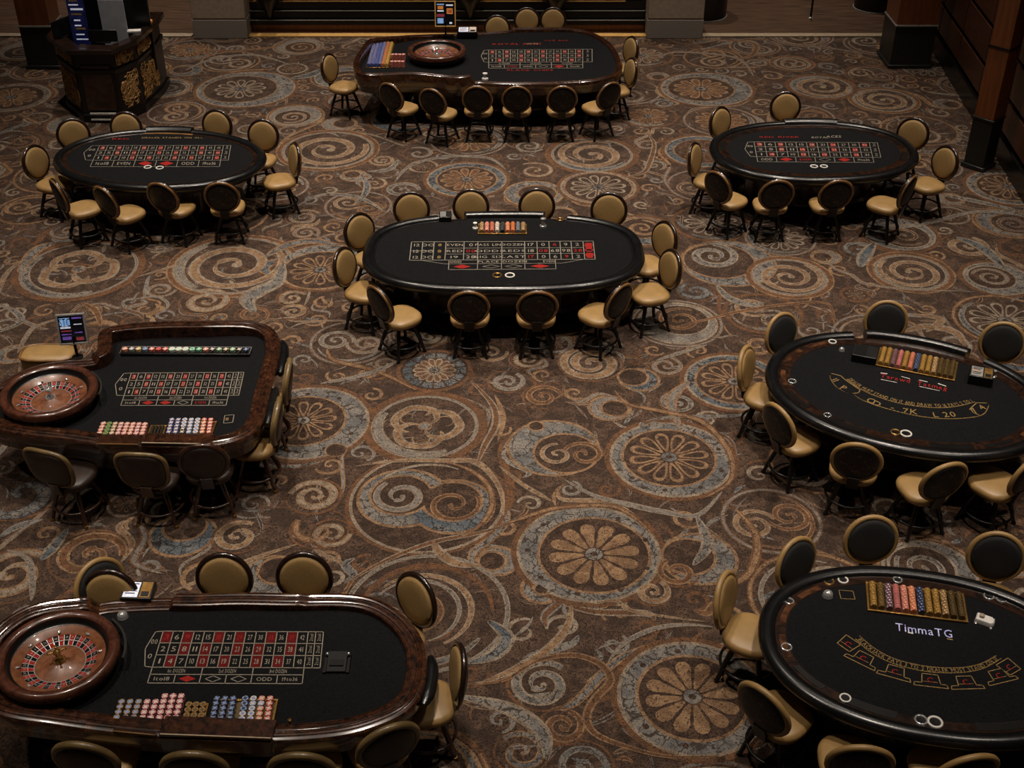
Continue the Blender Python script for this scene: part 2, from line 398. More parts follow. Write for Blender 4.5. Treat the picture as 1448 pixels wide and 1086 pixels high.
for (x, y, r, a, t, d, cc, cf) in [(835, 514, .34, 2.0, 2.2, 1, 'cream', 'tan'), (717, 540, .2, 1, 1.6, -1, 'cream', 'grey'), (768, 561, .21, .3, 1.5, 1, 'tan', 'rust'),
        (444, 702, .25, 3, 1.8, -1, 'tan', 'cream'), (468, 755, .19, 0, 1.7, -1, 'tan', 'cream'), (452, 748, .26, 2.6, .7, 1, 'rust', 'tan'), (958, 809, .18, 2, 1.5, 1, 'tan', 'rust'), (922, 837, .16, 1, 1.5, -1, 'cream', 'tan'),
        (924, 604, .14, 2.5, 1.4, 1, 'cream', 'slate'), (766, 968, .26, .8, 1.8, 1, 'cream', 'slate'), (795, 1027, .17, 1.2, 1.6, -1, 'tan', 'rust'), (738, 1064, .2, 2.4, 1.5, -1, 'tan', 'slate'),
        (291, 426, .30, 2, 1.8, -1, 'tan', 'cream'), (413, 422, .18, .5, 1.5, 1, 'tan', 'cream'), (415, 441, .17, 3, 1.5, -1, 'cream', 'tan'), (1007, 362, .34, 1.4, 1.7, -1, 'cream', 'slate'),
        (984, 412, .22, 2, 1.4, 1, 'blue', 'slate'), (336, 759, .22, 1, 1.6, 1, 'cream', 'tan'), (125, 786, .33, 0, 1.5, 1, 'tan', 'rust'), (1366, 348, .3, 1, 1.6, -1, 'cream', 'tan'), (568, 269, .26, 0, 1.4, 1, 'cream', 'slate'), (17, 814, .34, 1, 1.6, 1, 'tan', 'cream'), (29, 700, .36, 4, .9, 1, 'blue', 'slate')]:
    c = V(x, y); take(c, r+.02); ring(c, r*1.12, .03, 'rust', None, 7, a, a+5); spiral(c, r, a, t, d, .1*max(r, .2)/.26, cc, cf, 9)
for (x, y, ro, dx, dy, ri, colr) in [(904, 537, .21, -.07, .05, .16, 'blue'), (258, 756, .30, 0, .12, .2, 'blue'), (766, 833, .17, 0, 0, .06, 'slate'), (755, 274, .42, .05, 0, .28, 'slate'), (390, 378, .2, .02, -.04, .09, 'blue'), (1030, 372, .62, -.12, .06, .47, 'slate'), (383, 815, .26, .05, .08, .17, 'slate'), (989, 790, .34, -.1, .03, .24, 'slate')]:
    c = V(x, y); take(c, ro); lune(c, ro, c+Vector((dx, dy, 0)), ri, colr, 6)
# large broken rings at the lower centre
c = V(603, 864); take(c, .75)
ring(c, .74, .05, 'cream', 'grey', 8); ring(c+Vector((-.05, -.03, 0)), .62, .1, 'cream', 'slate', 8, R(205), R(330)); ring(c+Vector((-.06, 0, 0)), .47, .07, 'cream', 'tan', 9, R(-60), R(140))
ring(c+Vector((-.1, .0, 0)), .40, .05, 'cream', 'grey', 9, R(-70), R(150)); ring(c+Vector((-.12, -.02, 0)), .25, .07, 'tan', 'rust', 9, R(-70), R(110)); ring(c, .60, .08, 'rust', None, 7, R(0), R(190))
# sweeping bands
for px, w, a, b in [
    ([(462, 494), (473, 510), (532, 525), (588, 552)], .09, 'rust', 'tan'), ([(453, 543), (500, 534), (535, 524), (568, 508)], .09, 'cream', 'grey'),
    ([(665, 538), (696, 572), (701, 600), (685, 631), (676, 654)], .10, 'cream', 'rust'), ([(503, 660), (560, 652), (640, 652), (676, 655), (706, 690), (712, 730)], .08, 'cream', 'tan'),
    ([(705, 659), (737, 684), (762, 699), (782, 710)], .06, 'cream', 'tan'), ([(799, 679), (839, 701), (889, 714), (936, 724), (986, 729), (1021, 696)], .09, 'cream', 'grey'),
    ([(700, 745), (737, 734), (787, 719), (862, 716), (899, 734), (926, 760)], .07, 'rust', 'tan'), ([(975, 540), (956, 555), (949, 572), (963, 609)], .15, 'tan', 'grey'),
    ([(869, 552), (889, 572), (936, 582), (993, 597), (1031, 639), (1033, 679), (998, 704)], .09, 'rust', 'tan'), ([(928, 510), (960, 500), (1000, 488)], .07, 'cream', 'grey'),
    ([(486, 827), (544, 794), (610, 768), (678, 754), (720, 742)], .07, 'cream', 'rust'), ([(612, 764), (622, 782), (645, 797), (679, 801)], .12, 'cream', 'tan'),
    ([(860, 936), (884, 909), (924, 890), (965, 884), (1009, 887)], .06, 'cream', 'grey'),
    ([(650, 969), (711, 963), (757, 936), (808, 927), (848, 939), (863, 963), (842, 988), (830, 1012), (839, 1036), (878, 1054), (942, 1070), (1015, 1070)], .08, 'tan', 'rust'),
    ([(650, 985), (720, 1003), (766, 1036), (774, 1075)], .16, 'cream', 'slate'), ([(808, 856), (802, 887), (772, 921), (726, 948), (675, 969)], .10, 'cream', 'tan'),
    ([(690, 878), (716, 900), (700, 925), (664, 938)], .16, 'cream', 'blue'), ([(840, 855), (870, 850), (900, 866), (1000, 880)], .05, 'cream', 'tan'),
    ([(375, 364), (404, 348), (442, 341), (481, 348)], .2, 'tan', 'slate'), ([(400, 372), (392, 398), (366, 412), (350, 425), (360, 442)], .28, 'cream', 'slate'),
    ([(505, 288), (516, 275), (519, 262), (512, 250)], .12, 'cream', 'blue'), ([(420, 292), (455, 276), (500, 278), (522, 286), (545, 300)], .1, 'cream', 'slate'), ([(520, 243), (550, 240), (563, 226)], .12, 'cream', 'slate'),
    ([(558, 258), (580, 235), (630, 222), (690, 224), (715, 240)], .09, 'cream', 'slate'), ([(916, 190), (925, 205), (918, 232), (908, 245), (880, 252)], .1, 'cream', 'rust'),
    ([(1216, 378), (1223, 362), (1236, 344)], .2, 'cream', 'blue'), ([(1352, 335), (1391, 352), (1420, 380)], .2, 'cream', 'blue'), ([(1012, 402), (1030, 421), (1062, 432), (1080, 428)], .14, 'cream', 'slate'),
    ([(1168, 366), (1180, 380), (1205, 390), (1225, 402), (1290, 410), (1360, 412)], .08, 'tan', 'grey'), ([(945, 465), (1000, 452), (1050, 440), (1120, 430), (1170, 430), (1180, 460)], .07, 'tan', 'rust'),
    ([(1278, 470), (1310, 462), (1350, 470), (1365, 490)], .16, 'cream', 'tan'), ([(1310, 470), (1330, 452), (1290, 445)], .12, 'cream', 'tan'), ([(96, 748), (75, 775), (58, 793)], .13, 'cream', 'blue'), ([(10, 778), (40, 792), (46, 830), (44, 850)], .07, 'cream', 'grey'),
    ([(190, 730), (205, 760), (190, 795), (230, 812)], .09, 'rust', 'grey'), ([(240, 838), (300, 815), (360, 790), (420, 770)], .07, 'cream', 'tan'), ([(0, 760), (25, 745), (60, 735)], .1, 'grey', 'slate'),
    ([(194, 392), (235, 380), (262, 370)], .06, 'cream', 'tan'), ([(178, 426), (220, 420), (238, 432), (222, 446)], .05, 'cream', 'grey'), ([(115, 428), (135, 440), (143, 462)], .1, 'tan', 'rust'),
    ([(0, 432), (20, 440), (30, 455), (0, 470)], .1, 'cream', 'slate'), ([(26, 386), (50, 355), (80, 343)], .2, 'tan', 'slate'), ([(25, 500), (45, 466), (80, 452)], .08, 'tan', 'grey'),
    ([(1175, 310), (1230, 322), (1300, 318), (1380, 300), (1448, 306)], .1, 'cream', 'grey'), ([(1330, 275), (1380, 285), (1448, 300)], .14, 'cream', 'slate'), ([(1060, 320), (1100, 330), (1170, 340)], .1, 'tan', 'grey'),
    ([(960, 56), (1060, 60), (1064, 78), (1040, 84)], .12, 'tan', 'rust'), ([(930, 82), (960, 74), (1040, 82), (1066, 108)], .1, 'tan', 'grey'), ([(262, 100), (300, 84), (360, 78), (410, 92)], .1, 'cream', 'grey'), ([(295, 62), (292, 74), (305, 80)], .1, 'tan', 'rust'), ([(410, 112), (440, 106), (455, 98)], .24, 'cream', 'blue'),
    ([(230, 60), (300, 72), (380, 68), (405, 58)], .1, 'tan', 'rust'), ([(700, 560), (712, 590), (704, 625)], .06, 'tan', None), ([(1040, 720), (1070, 760), (1060, 810), (1020, 835)], .1, 'rust', 'tan'), ([(985, 730), (1000, 770), (980, 800)], .12, 'cream', 'slate')]:
    swoosh(px, w, a, b, 14 if w < .15 else 12)
# filler scrolls between the large motifs ------------------------------
def filler():
    rnd = random.Random(31); circ = list(BIG)
    for it in range(26000):
        r = rnd.choice((.52, .44, .36, .3, .24, .2, .16, .13)) if it > 3000 else rnd.choice((.62, .55, .48))
        x = rnd.uniform(-11.5, 9.1); y = rnd.uniform(5.2, 24.4)
        if abs(x) > 1.5+y*.46: continue
        ok = True
        for (a, b, q) in circ:
            if (x-a)**2+(y-b)**2 < (r+q*(.93 if q > .4 else .97))**2: ok = False; break
        if not ok: continue
        circ.append((x, y, r)); c = Vector((x, y, 0)); k = rnd.random(); a = rnd.uniform(0, 6.28); d = rnd.choice((-1, 1))
        c1 = rnd.choice(('tan', 'cream', 'tan', 'rust', 'grey')); c2 = rnd.choice(('rust', 'tan', 'grey', 'slate', 'cream'))
        if r > .34:
            ring(c, r, .055, 'rust', rnd.choice(('tan', 'grey', None)), 2)
            if k < .3:
                lune(c, r*.86, c+Vector((r*.16*cos(a), r*.16*sin(a), 0)), r*.62, rnd.choice(('slate', 'blue', 'slate', 'grey')), 3, rnd.choice(('tan', 'cream')))
                spiral(c+Vector((r*.16*cos(a), r*.16*sin(a), 0)), r*.52, a, 1.7, d, .07, c1, c2, 7)
            elif k < .5:
                flower(c, r*.72, a, False, rnd.choice(('tan', 'cream', 'rust')), rnd.choice(('dark', 'rust')), 4)
                ring(c, r*.84, .09, 'cream', rnd.choice(('slate', 'blue')), 3, a, a+rnd.uniform(2, 4.5))
            else:
                e = Vector((cos(a), sin(a), 0))*r*.4
                spiral(c+e, r*.48, a+PI, 1.7, d, .07, 'cream', c1, 5); spiral(c-e, r*.48, a, 1.7, d, .07, 'tan', c2, 5)
                ring(c, r*.84, .05, c1, c2, 3, a+.5, a+4)
        elif r > .17:
            if k < .6: spiral(c, r, a, rnd.uniform(1.2, 1.9), d, .065, c1, c2, 4); ring(c, r*1.1, .022, 'rust', None, 2, a, a+4.5)
            elif k < .8: lune(c, r*.9, c+Vector((r*.25*cos(a), r*.25*sin(a), 0)), r*.58, rnd.choice(('slate', 'blue', 'grey')), 2, 'tan')
            else:
                ring(c, r*.9, .045, c1, c2, 3); flower(c, r*.62, a, False, 'tan', 'dark', 3, 8)
        else:
            spiral(c, r, a, 1.2, d, .045, c1, None, 3)
    # tendrils wandering between neighbouring scrolls
    for i in range(len(circ)):
        x, y, r = circ[i]
        for j in rnd.sample(range(len(circ)), 60):
            u, v, q = circ[j]; dd = math.hypot(u-x, v-y)
            if i < j and r+q-.02 < dd < r+q+.55 and rnd.random() < .9:
                s = rnd.choice((-1, 1)); a = math.atan2(v-y, u-x)
                p0 = (x+r*cos(a+s*1.2), y+r*sin(a+s*1.2)); p3 = (u-q*cos(a+s*1.2), v-q*sin(a+s*1.2))
                p1 = (x+(r+.06)*cos(a+s*.5), y+(r+.06)*sin(a+s*.5)); p2 = (u-(q+.06)*cos(a+s*.5), v-(q+.06)*sin(a+s*.5))
                pts = cat([p0, p1, p2, p3], 6); n = len(pts)-1; w = rnd.uniform(.04, .1)
                band(pts, [w*(.15+.85*sin(PI*t/n)) for t in range(n+1)], rnd.choice(('tan', 'cream', 'rust', 'grey')), rnd.choice(('rust', 'grey', 'tan', 'slate')), 5)
def shards():
    rnd = random.Random(77)
    for k in range(4600):
        x = rnd.uniform(-11.5, 9.1); y = rnd.uniform(5.2, 24.4)
        if abs(x) > 1.5+y*.46: continue
        a = rnd.uniform(0, 6.28); L_ = rnd.uniform(.12, .42); bend = rnd.uniform(-2.2, 2.2); pts = []; n = 9; px_, py_ = x, y
        for i in range(n+1):
            pts.append((px_, py_)); a += bend/n; px_ += L_/n*cos(a); py_ += L_/n*sin(a)
        w = rnd.uniform(.018, .055)
        band(pts, [w*(.15+.85*sin(PI*i/n)) for i in range(n+1)], rnd.choice(('tan', 'cream', 'rust', 'grey', 'rust', 'slate')), rnd.choice(('dark', 'slate', None, 'rust', 'blue')), 1, False, .5)
filler(); shards()
floor = cp.build('floor', [M[n] for n in CM]); tag(floor, kind='structure')
FZ = .004
# ------------------------------------------------------------------ the room
YB = P(724, 53).y
def struct(name, mb, mats, **k): return tag(mb.build(name, mats, **k), kind='structure')
b = MB(); b.box(-14, YB+.16, -.02, 12, 34, .012); struct('floor_planks', b, M['planks'])
xs = [P(px, 52).x for px in (272, 351, 914, 993)]
for i, (x0, x1, m) in enumerate([(-14, xs[0], 'sill'), (xs[1], xs[2], 'goldsill'), (xs[3], P(1262, 52).x, 'sill')]):
    b = MB(); b.box(x0, YB, 0, x1, YB+.17, .035); struct('trim_%d' % (i+1), b, M[m], bev=.008)
b = MB(); b.box(-14, 30, 0, 14, 30.2, 9); struct('wall_back', b, M['black'])
# right wall: dark base and rows of veneer boards
A = P(1316, 66); B = P(1448, 285); u = (B-A).normalized(); nrm = Vector((-u.y, u.x, 0))
if nrm.x > 0: nrm = -nrm
WM = Matrix(((u.x, nrm.x, 0, A.x), (u.y, nrm.y, 0, A.y), (0, 0, 1, 0), (0, 0, 0, 1)))
b = MB(); b.box(-6, -.3, 0, 17, -.06, 9, 0, WM); struct('wall_right', b, M['black'])
b = MB(); b.box(-6, -.058, 0, 17, .03, .34, 0, WM); struct('baseboard_right', b, M['black'], bev=.01)
b = MB()
for z0, z1 in ((.42, .86), (.95, 1.5), (1.58, 2.2), (2.28, 3.0), (3.08, 3.9), (4.0, 5.0)):
    x = -6
    while x < 17:
        b.box(x, -.058, z0, x+1.55, .0, z1, 0, WM); x += 1.6
struct('trim_4', b, M['wallwood'])

# bar front beyond the threshold: veneer riser, black steps with bright edges
bar = thing('back_bar', 'long black stepped bar front with brass and steel edge lines behind the far roulette table', 'bar', ((xs[1]+xs[2])/2, YB+.3, .012))
hw = (xs[2]-xs[1])/2-.02
b = MB(); b.box(-hw, 0, 0, hw, .1, .155); b.build('riser', M['panelwood'], bar)
for k, (z0, z1, yy, m) in enumerate([(.155, .25, -.05, 'steel'), (.25, .41, .04, 'steel'), (.41, .58, .10, 'goldsill')]):
    b = MB(); b.box(-hw, yy, z0+.001, hw, .6, z1); b.build('step', M['black'], bar)
    b = MB(); r_ = .007 if m == 'steel' else .012
    segs = [(-hw, hw)] if k < 2 else [(-hw, -hw+.25), (-hw+.6, -.2), (.3, 2.0), (2.3, hw-.4)]
    for s0, s1 in segs: b.box(s0, yy-.012, z1-.006, s1, yy+.012, z1+r_)
    b.build('edge_rail', M[m], bar)
b = MB(); b.box(-hw, .3, .581, hw, .6, 1.6); b.build('back_panel', M['black'], bar)
for x in (-hw+.4, .45, 2.15):
    b = MB(); b.lathe([(.03, .22), (.10, .45), (.2, .62), (.3, .8), (.33, 1.2)], 20, (x, .02, 0), 0, None, True, True); b.build('bracket', M['black'], bar)

for nm, x0, x1, lab in (('stone_pier', P(275, 55).x, P(351, 55).x, 'grey granite and beige stone pier to the left of the back bar'), ('stone_pier', P(914, 55).x, P(993, 55).x, 'grey granite and beige stone pier to the right of the back bar')):
    t = thing(nm, lab, 'pier', ((x0+x1)/2, P(0, 55).y+.35, FZ), 0, 'stone piers flanking the back bar')
    w = (x1-x0)/2
    b = MB(); b.box(-w, -.35, 0, w, .45, .37); b.build('base_block', M['stone'], t, bev=.01)
    b = MB(); b.box(-w+.02, -.33, .372, w-.02, .45, .392); b.build('joint', M['panelwood'], t)
    b = MB(); b.box(-w+.005, -.345, .393, w-.005, .45, 1.25); b.build('upper_block', M['stonelight'], t, bev=.01)
for (px, py, r, lab) in ((998, 33, .50, 'black round drum beside the right stone pier'), (1243, 21, .44, 'black round drum beside the right wooden pillar')):
    c = P(px, py); t = thing('round_drum', lab, 'drum', (c.x, c.y+r, .013), 0, 'black drums on the plank floor')
    b = MB(); b.lathe([(r-.02, .02), (r-.02, 1.2)], 40, cap0=True, cap1=True); b.build('body', M['black'], t)
    b = MB(); b.lathe([(r-.03, 0), (r, 0), (r, .02), (r-.03, .022)], 40); b.build('foot_ring', M['steel'], t)
c = P(1146, 27); t = thing('stanchion', 'thin black post with a bright foot standing on the plank floor', 'post', (c.x, c.y, .013))
b = MB(); b.tube([(0, 0, .03), (0, 0, 1.2)], .022, 10); b.build('pole', M['black'], t)
b = MB(); b.lathe([(.05, 0), (.05, .015), (.03, .03), (.02, .05)], 16, cap0=True, cap1=True); b.build('foot', M['chrome'], t)

def pillar(lab, cx, cy, w, d, rot, zc, zband=None):
    t = thing('pillar', lab, 'pillar', (cx, cy, FZ), rot)
    b = MB(); b.box(-w/2-.03, -d/2-.03, 0, w/2+.03, d/2+.03, .07); b.build('plinth', M['plinth'], t, bev=.008)
    b = MB(); b.box(-w/2, -d/2, .07, w/2, d/2, zc); b.build('base', M['plinth'], t, bev=.006)
    b = MB(); b.box(-w/2-.015, -d/2-.015, zc, w/2+.015, d/2+.015, zc+.03); b.build('cap_strip', M['steel' if zband is None else 'plinth'], t, bev=.004)
    b = MB(); b.box(-w/2+.005, -d/2+.005, zc+.03, w/2-.005, d/2-.005, 6); b.build('shaft', M['panelwood'], t, bev=.006)
    if zband:
        b = MB(); b.box(-w/2-.005, -d/2-.005, zband, w/2+.005, d/2+.005, zband+.035); b.build('band', M['black'], t)
x0, x1, yy = P(1257, 97).x, P(1314, 97).x, P(0, 97).y
pillar('square veneered pillar on a dark base at the right end of the back threshold', (x0+x1)/2, yy+.4, x1-x0, .8, 0, .78)
x0, x1, yy = P(40, 98).x, P(84, 98).x, P(0, 98).y
pillar('square veneered pillar on a dark base behind the reception desk', (x0+x1)/2, yy+.3, x1-x0, .6, 0, .78)
c = P(1384, 237)
pillar('narrow veneered post standing cornerwise in front of the right wall', c.x, c.y+.05, .33, .33, R(42), .80, 1.9)

# ------------------------------------------------------------------ reception desk
HD = 1.27
top = [P(x, y, HD) for x, y in ((65, 50), (93, 71), (157, 71), (193, 56), (222, 31))]
cxd = sum(p.x for p in top)/5; cyd = top[1].y+.95
bk = [Vector((top[4].x-.02, top[4].y+.55, 0)), Vector((top[0].x+.05, top[4].y+.55, 0)), Vector((top[0].x-.02, top[0].y+.45, 0))]
ctr = Vector((cxd, cyd, 0))
outer = [Vector((p.x, p.y, 0))-ctr for p in top+bk]
t = thing('reception_desk', 'black octagonal desk with gold filigree panels at the upper left', 'desk', (ctr.x, ctr.y, FZ))
def scl(k, z): return [Vector((p.x*k, p.y*k, z)) for p in outer]
b = MB(); b.loft([scl(.92, .0), scl(.92, .12), scl(.90, .14)], 0, True, True, True); b.build('plinth', M['black'], t, sharp=20)
b = MB(); b.loft([scl(.88, .14), scl(.88, 1.18), scl(.80, 1.18), scl(.78, .5)], 0, True, False, True); b.build('body', M['black'], t, sharp=20)
b = MB(); b.loft([scl(.93, 1.18), scl(1.0, 1.19), scl(1.0, 1.255), scl(.985, HD), scl(.74, HD), scl(.74, 1.18)], 0, True); b.build('counter', M['frame'], t, sharp=20)
b = MB(); b.loft([scl(.90, .82), scl(.92, .84), scl(.92, .9), scl(.90, .92)], 0, True); b.build('mid_rail', M['black'], t, sharp=20)
for k in (1,):
    a, c2 = outer[1]*.885, outer[2]*.885
    b = MB(); b.box(a.x+.08, a.y-.015, .2, c2.x-.08, a.y+.03, .98); b.build('front_panel', M['wooddark'], t, bev=.012)
    b = MB()
    for z in (.05, .155): b.box(a.x+.12, a.y-.075, z, c2.x-.10, a.y-.045, z+.022)
    b.build('foot_bar', M['white'], t)  # white colour paints the bright highlight on the steel bars
rnd = random.Random(5)
for i, j in ((0, 1), (2, 3), (3, 4)):
    p, q = outer[i]*.885, outer[j]*.885; d = (q-p); L_ = d.length; d.normalize(); nn = Vector((d.y, -d.x, 0))
    for z0, z1 in ((.2, .8), (.94, 1.16)):
        b = MB()
        b.add([p+d*.04+nn*.004+Vector((0, 0, z0)), p+d*(L_-.04)+nn*.004+Vector((0, 0, z0)), p+d*(L_-.04)+nn*.004+Vector((0, 0, z1)), p+d*.04+nn*.004+Vector((0, 0, z1))], [(0, 1, 2, 3)], 0)
        for k in range(int(95*L_*(z1-z0)/.45)):
            s = rnd.uniform(.08, L_-.08); z = rnd.uniform(z0+.04, z1-.04); a0 = rnd.uniform(0, 6.3); rr = rnd.uniform(.04, .09); pts = []
            for m in range(9):
                a = a0+m*.55; e = rr*(1-m*.07)
                pts.append(p+d*min(L_-.05, max(.05, s+e*cos(a)))+nn*.008+Vector((0, 0, min(z1-.01, max(z0+.01, z+e*sin(a)*1.1)))))
            b.tube(pts, .0095, 4, 1)
        b.build('filigree_panel', [M['black'], M['filigree']], t)
def wbox(name, lab, catg, px, py, h, w, d, hh, m, rz=0, group=None, tilt=0):
    c = P(px, py, h); o = MB(); o.box(-w/2, -d/2, 0, w/2, d/2, hh)
    ob = o.build(name, M[m] if isinstance(m, str) else m, None, bev=min(w, d, hh)*.12); ob.location = (c.x, c.y, h+.0015)
    ob.rotation_euler = (R(tilt), 0, R(rz)); return tag(ob, lab, catg, group)
zi = .505
b = MB(); b.box(-.55, -.02, zi, .62, .02, 1.72); o = b.build('back_panel', M['black'], t); o.location = (0, .28, 0)
b = MB(); b.tube([(-.5, .25, 1.725), (.6, .25, 1.725)], .007, 6); b.build('pale_edge', M['steel'], t)  # pale steel rod along the top edge of the back panel
c = P(113.5, 62, 1.2)
b = MB(); b.box(-.14, -.008, 0, .14, .008, .98, 0)
for k in range(16):
    z = .93-k*.056+rnd.uniform(-.01, .01); w = rnd.uniform(.05, .11); x = rnd.uniform(-.03, .03)
    b.box(x-w, -.0095, z, x+w, -.0082, z+rnd.uniform(.008, .026), 1 if k % 3 else 2)
po = b.build('poster', [M['poster'], M['e_white'], M['k_yellow']]); po.location = (c.x, c.y+.12, 0); tag(po, 'tall blue printed poster standing inside the reception desk', 'poster')
po.location.z = FZ+zi+.02
po.scale = (1, 1, 1.45)
c = P(162, 54, 1.2)
b = MB(); b.box(-.21, -.012, 0, .21, .012, 1.29); bo = b.build('notice_board', M['paper'], bev=.003); bo.location = (c.x, c.y+.12, FZ+zi+.01); tag(bo, 'blank pale grey board standing inside the reception desk', 'board')
c = P(146, 61, HD)
m_ = thing('monitor', 'black monitor on the front of the reception desk counter', 'monitor', (c.x, c.y+.02, HD+FZ+.001))
b = MB(); b.box(-.12, -.05, 0, .12, .05, .012); b.build('stand', M['black'], m_)
b = MB(); b.box(-.24, -.012, .012, .24, .012, .2); o = b.build('screen', M['black'], m_, bev=.006); o.rotation_euler = (R(-10), 0, 0)
m_ = thing('monitor', 'slim black monitor turned sideways on the left of the reception desk counter', 'monitor', (P(88, 54, HD).x, P(88, 54, HD).y+.05, HD+FZ+.001), R(62))
b = MB(); b.box(-.1, -.05, 0, .1, .05, .012); b.build('stand', M['black'], m_)
b = MB(); b.box(-.2, -.012, .012, .2, .012, .3); b.build('screen', M['black'], m_, bev=.006)
wbox('paper_stack', 'small stack of white papers on the right of the reception desk counter', 'papers', 190, 45, HD+FZ, .22, .12, .03, 'white', 8)
c = P(217, 30, HD); t2 = thing('cord_fitting', 'thin pale stem rising from an amber foot on the desk corner', 'fitting', (c.x-.05, c.y, HD+FZ+.001))
b = MB(); b.lathe([(.035, 0), (.03, .02), (.012, .03)], 14, cap0=True, cap1=True); b.build('foot', M['e_orange'], t2)
b = MB(); b.tube([(0, 0, .03), (.01, 0, .3), (.03, 0, .55), (.0, 0, .9)], .006, 6); b.build('stem', M['sill'], t2)

# ------------------------------------------------------------------ chairs
def sq_loop(a, bb, n, z, N=32, cx=0, cy=0):
    o = []
    for i in range(N):
        t_ = 2*PI*i/N; c_, s_ = cos(t_), sin(t_)
        o.append(Vector((cx+a*math.copysign(abs(c_)**(2/n), c_), cy+bb*math.copysign(abs(s_)**(2/n), s_), z)))
    return o
def back_loop(kind, k, N=36):
    """outline of the back in its own plane (x right, z up), radius factor k (metres inset)"""
    if kind == 'round': return [((.225+k)*cos(2*PI*i/N), (.225+k)*1.02*sin(2*PI*i/N)) for i in range(N)]
    o = []
    for i in range(N):
        t_ = 2*PI*i/N; c_, s_ = cos(t_), sin(t_); n = 3.2
        x = (.25+k)*math.copysign(abs(c_)**(2/n), c_); z = (.225+k)*math.copysign(abs(s_)**(2/n), s_)
        o.append((x*(1-.10*(1-(z+.225)/.45)), z))
    return o
def make_chair(name, label, frame, piping, front, rear, seatm, leg, kind='round', ringm=None, rimr=.024):
    t = thing(name, label, 'chair')
    b = MB(); L_ = []
    for a, z in ((.195, .418), (.225, .43), (.235, .465), (.228, .495), (.20, .512), (.12, .522), (.03, .524)):
        L_.append(sq_loop(a, a*1.0, 2.7, z))
    b.loft(L_, 0, True, True, True); b.build('seat', M[seatm], t, sharp=60)
    b = MB(); b.lathe([(.19, .395), (.2, .417)], 24, cap0=True, cap1=True); b.lathe([(.06, .33), (.06, .396)], 16, cap0=True); b.build('swivel', M[leg], t)
    BZ = .755; tl = R(9); cb = Vector((0, -.275, BZ))
    def bp(x, y, z): return Vector((x, cb.y+y*cos(tl)-z*sin(tl), cb.z+z*cos(tl)+y*sin(tl)))
    def loops(spec): return [[bp(x, y+.10*x*x*3, z) for x, z in back_loop(kind, k)] for k, y in spec]
    b = MB(); b.loft(loops([(-.015, .012), (-.02, .034), (-.05, .046), (-.12, .052), (-.2, .053)]), 0, True, False, True); b.build('backrest_pad', M[front], t, sharp=60)
    b = MB(); b.loft(loops([(-.2, -.042), (-.12, -.041), (-.05, -.036), (-.018, -.022), (-.015, .0)]), 0, True, True, False); b.build('back_panel', M[rear], t, sharp=60)
    b = MB(); pts = [bp(x, .004+.30*x*x, z) for x, z in back_loop(kind, 0)]; b.tube(pts, rimr, 10, 0, True); b.build('back_frame', M[frame], t, sharp=80)
    if piping:
        b = MB(); pts = [bp(x, -.012+.30*x*x, z) for x, z in back_loop(kind, .0)]; b.tube(pts, rimr*.86, 8, 0, True); b.build('frame_edge', M[piping], t, sharp=80)
    b = MB()
    b.loft([[Vector((x, y, z)) for x, y, z in ((-.06, -.17, .40), (.06, -.17, .40), (.06, -.17, .417), (-.06, -.17, .417))],
            [Vector((x, y, z)) for x, y, z in ((-.06, -.25, .41), (.06, -.25, .41), (.06, -.235, .428), (-.06, -.235, .428))],
            [Vector((x, y, z)) for x, y, z in ((-.055, -.285, .56), (.055, -.285, .56), (.055, -.265, .57), (-.055, -.265, .57))]], 0, True, True, True)
    b.build('back_bracket', M[leg], t)
    thick = .024 if kind != 'round' or leg == 'legwood' else .023
    for sx, sy in ((-1, -1), (1, -1), (1, 1), (-1, 1)):
        b = MB(); b.tube([(sx*.10, sy*.10, .395), (sx*.125, sy*.125, .3), (sx*.165, sy*.165, .14), (sx*.195, sy*.195, .0)], [thick, thick*1.1, thick*.95, thick*.75], 8)
        lg = b.build('leg', M[leg], t)
        b = MB(); b.lathe([(thick*.9, 0), (thick*.95, .018), (thick*.8, .03)], 8, (sx*.195, sy*.195, 0), cap0=True, cap1=True); b.build('glide', M['brass' if leg == 'legwood' else 'blackmetal'], lg)
    b = MB(); rr = .232; b.tube([(rr*cos(2*PI*i/28), rr*sin(2*PI*i/28), .16) for i in range(28)], .014, 6, 0, True); b.build('foot_ring', M[ringm or leg], t, sharp=80)
    return t
PROTO = {}
SPEC = {
 'gold': dict(frame='frame', piping='tanwood', front='tanfab', rear='pattern', seatm='tan', leg='blackmetal'),
 'tanrim': dict(frame='tan', piping=None, front='tan', rear='pattern', seatm='tan', leg='blackmetal', rimr=.026),
 'blackface': dict(frame='tan', piping=None, front='blackfab', rear='blackfab', seatm='tan', leg='blackmetal', rimr=.024),
 'wood': dict(frame='oldgold', piping=None, front='brownleather', rear='brownleather', seatm='brownleather', leg='legwood', kind='square'),
 'woodround': dict(frame='legwood', piping=None, front='brownleather', rear='brownleather', seatm='brownleather', leg='legwood'),
 'woodtan': dict(frame='frame', piping=None, front='tanfab', rear='brownleather', seatm='tan', leg='legwood'),
 'goldrim': dict(frame='oldgold', piping=None, front='tanfab', rear='brownleather', seatm='tan', leg='legwood', rimr=.03),
}
def chair(px, py, kind, deg, label, group):
    if kind not in PROTO:
        t = make_chair('casino_stool', label, **SPEC[kind]); PROTO[kind] = t
    else: t = copy_tree(PROTO[kind])
    c = P(px, py, .755); a = R(deg)
    t.location = (c.x+.275*cos(a), c.y+.275*sin(a), FZ); t.rotation_euler = (0, 0, a-PI/2)
    t['label'] = label; t['group'] = group
    return t
G = 'stools around the far roulette table'
D1 = 'tan stool with floral back, '
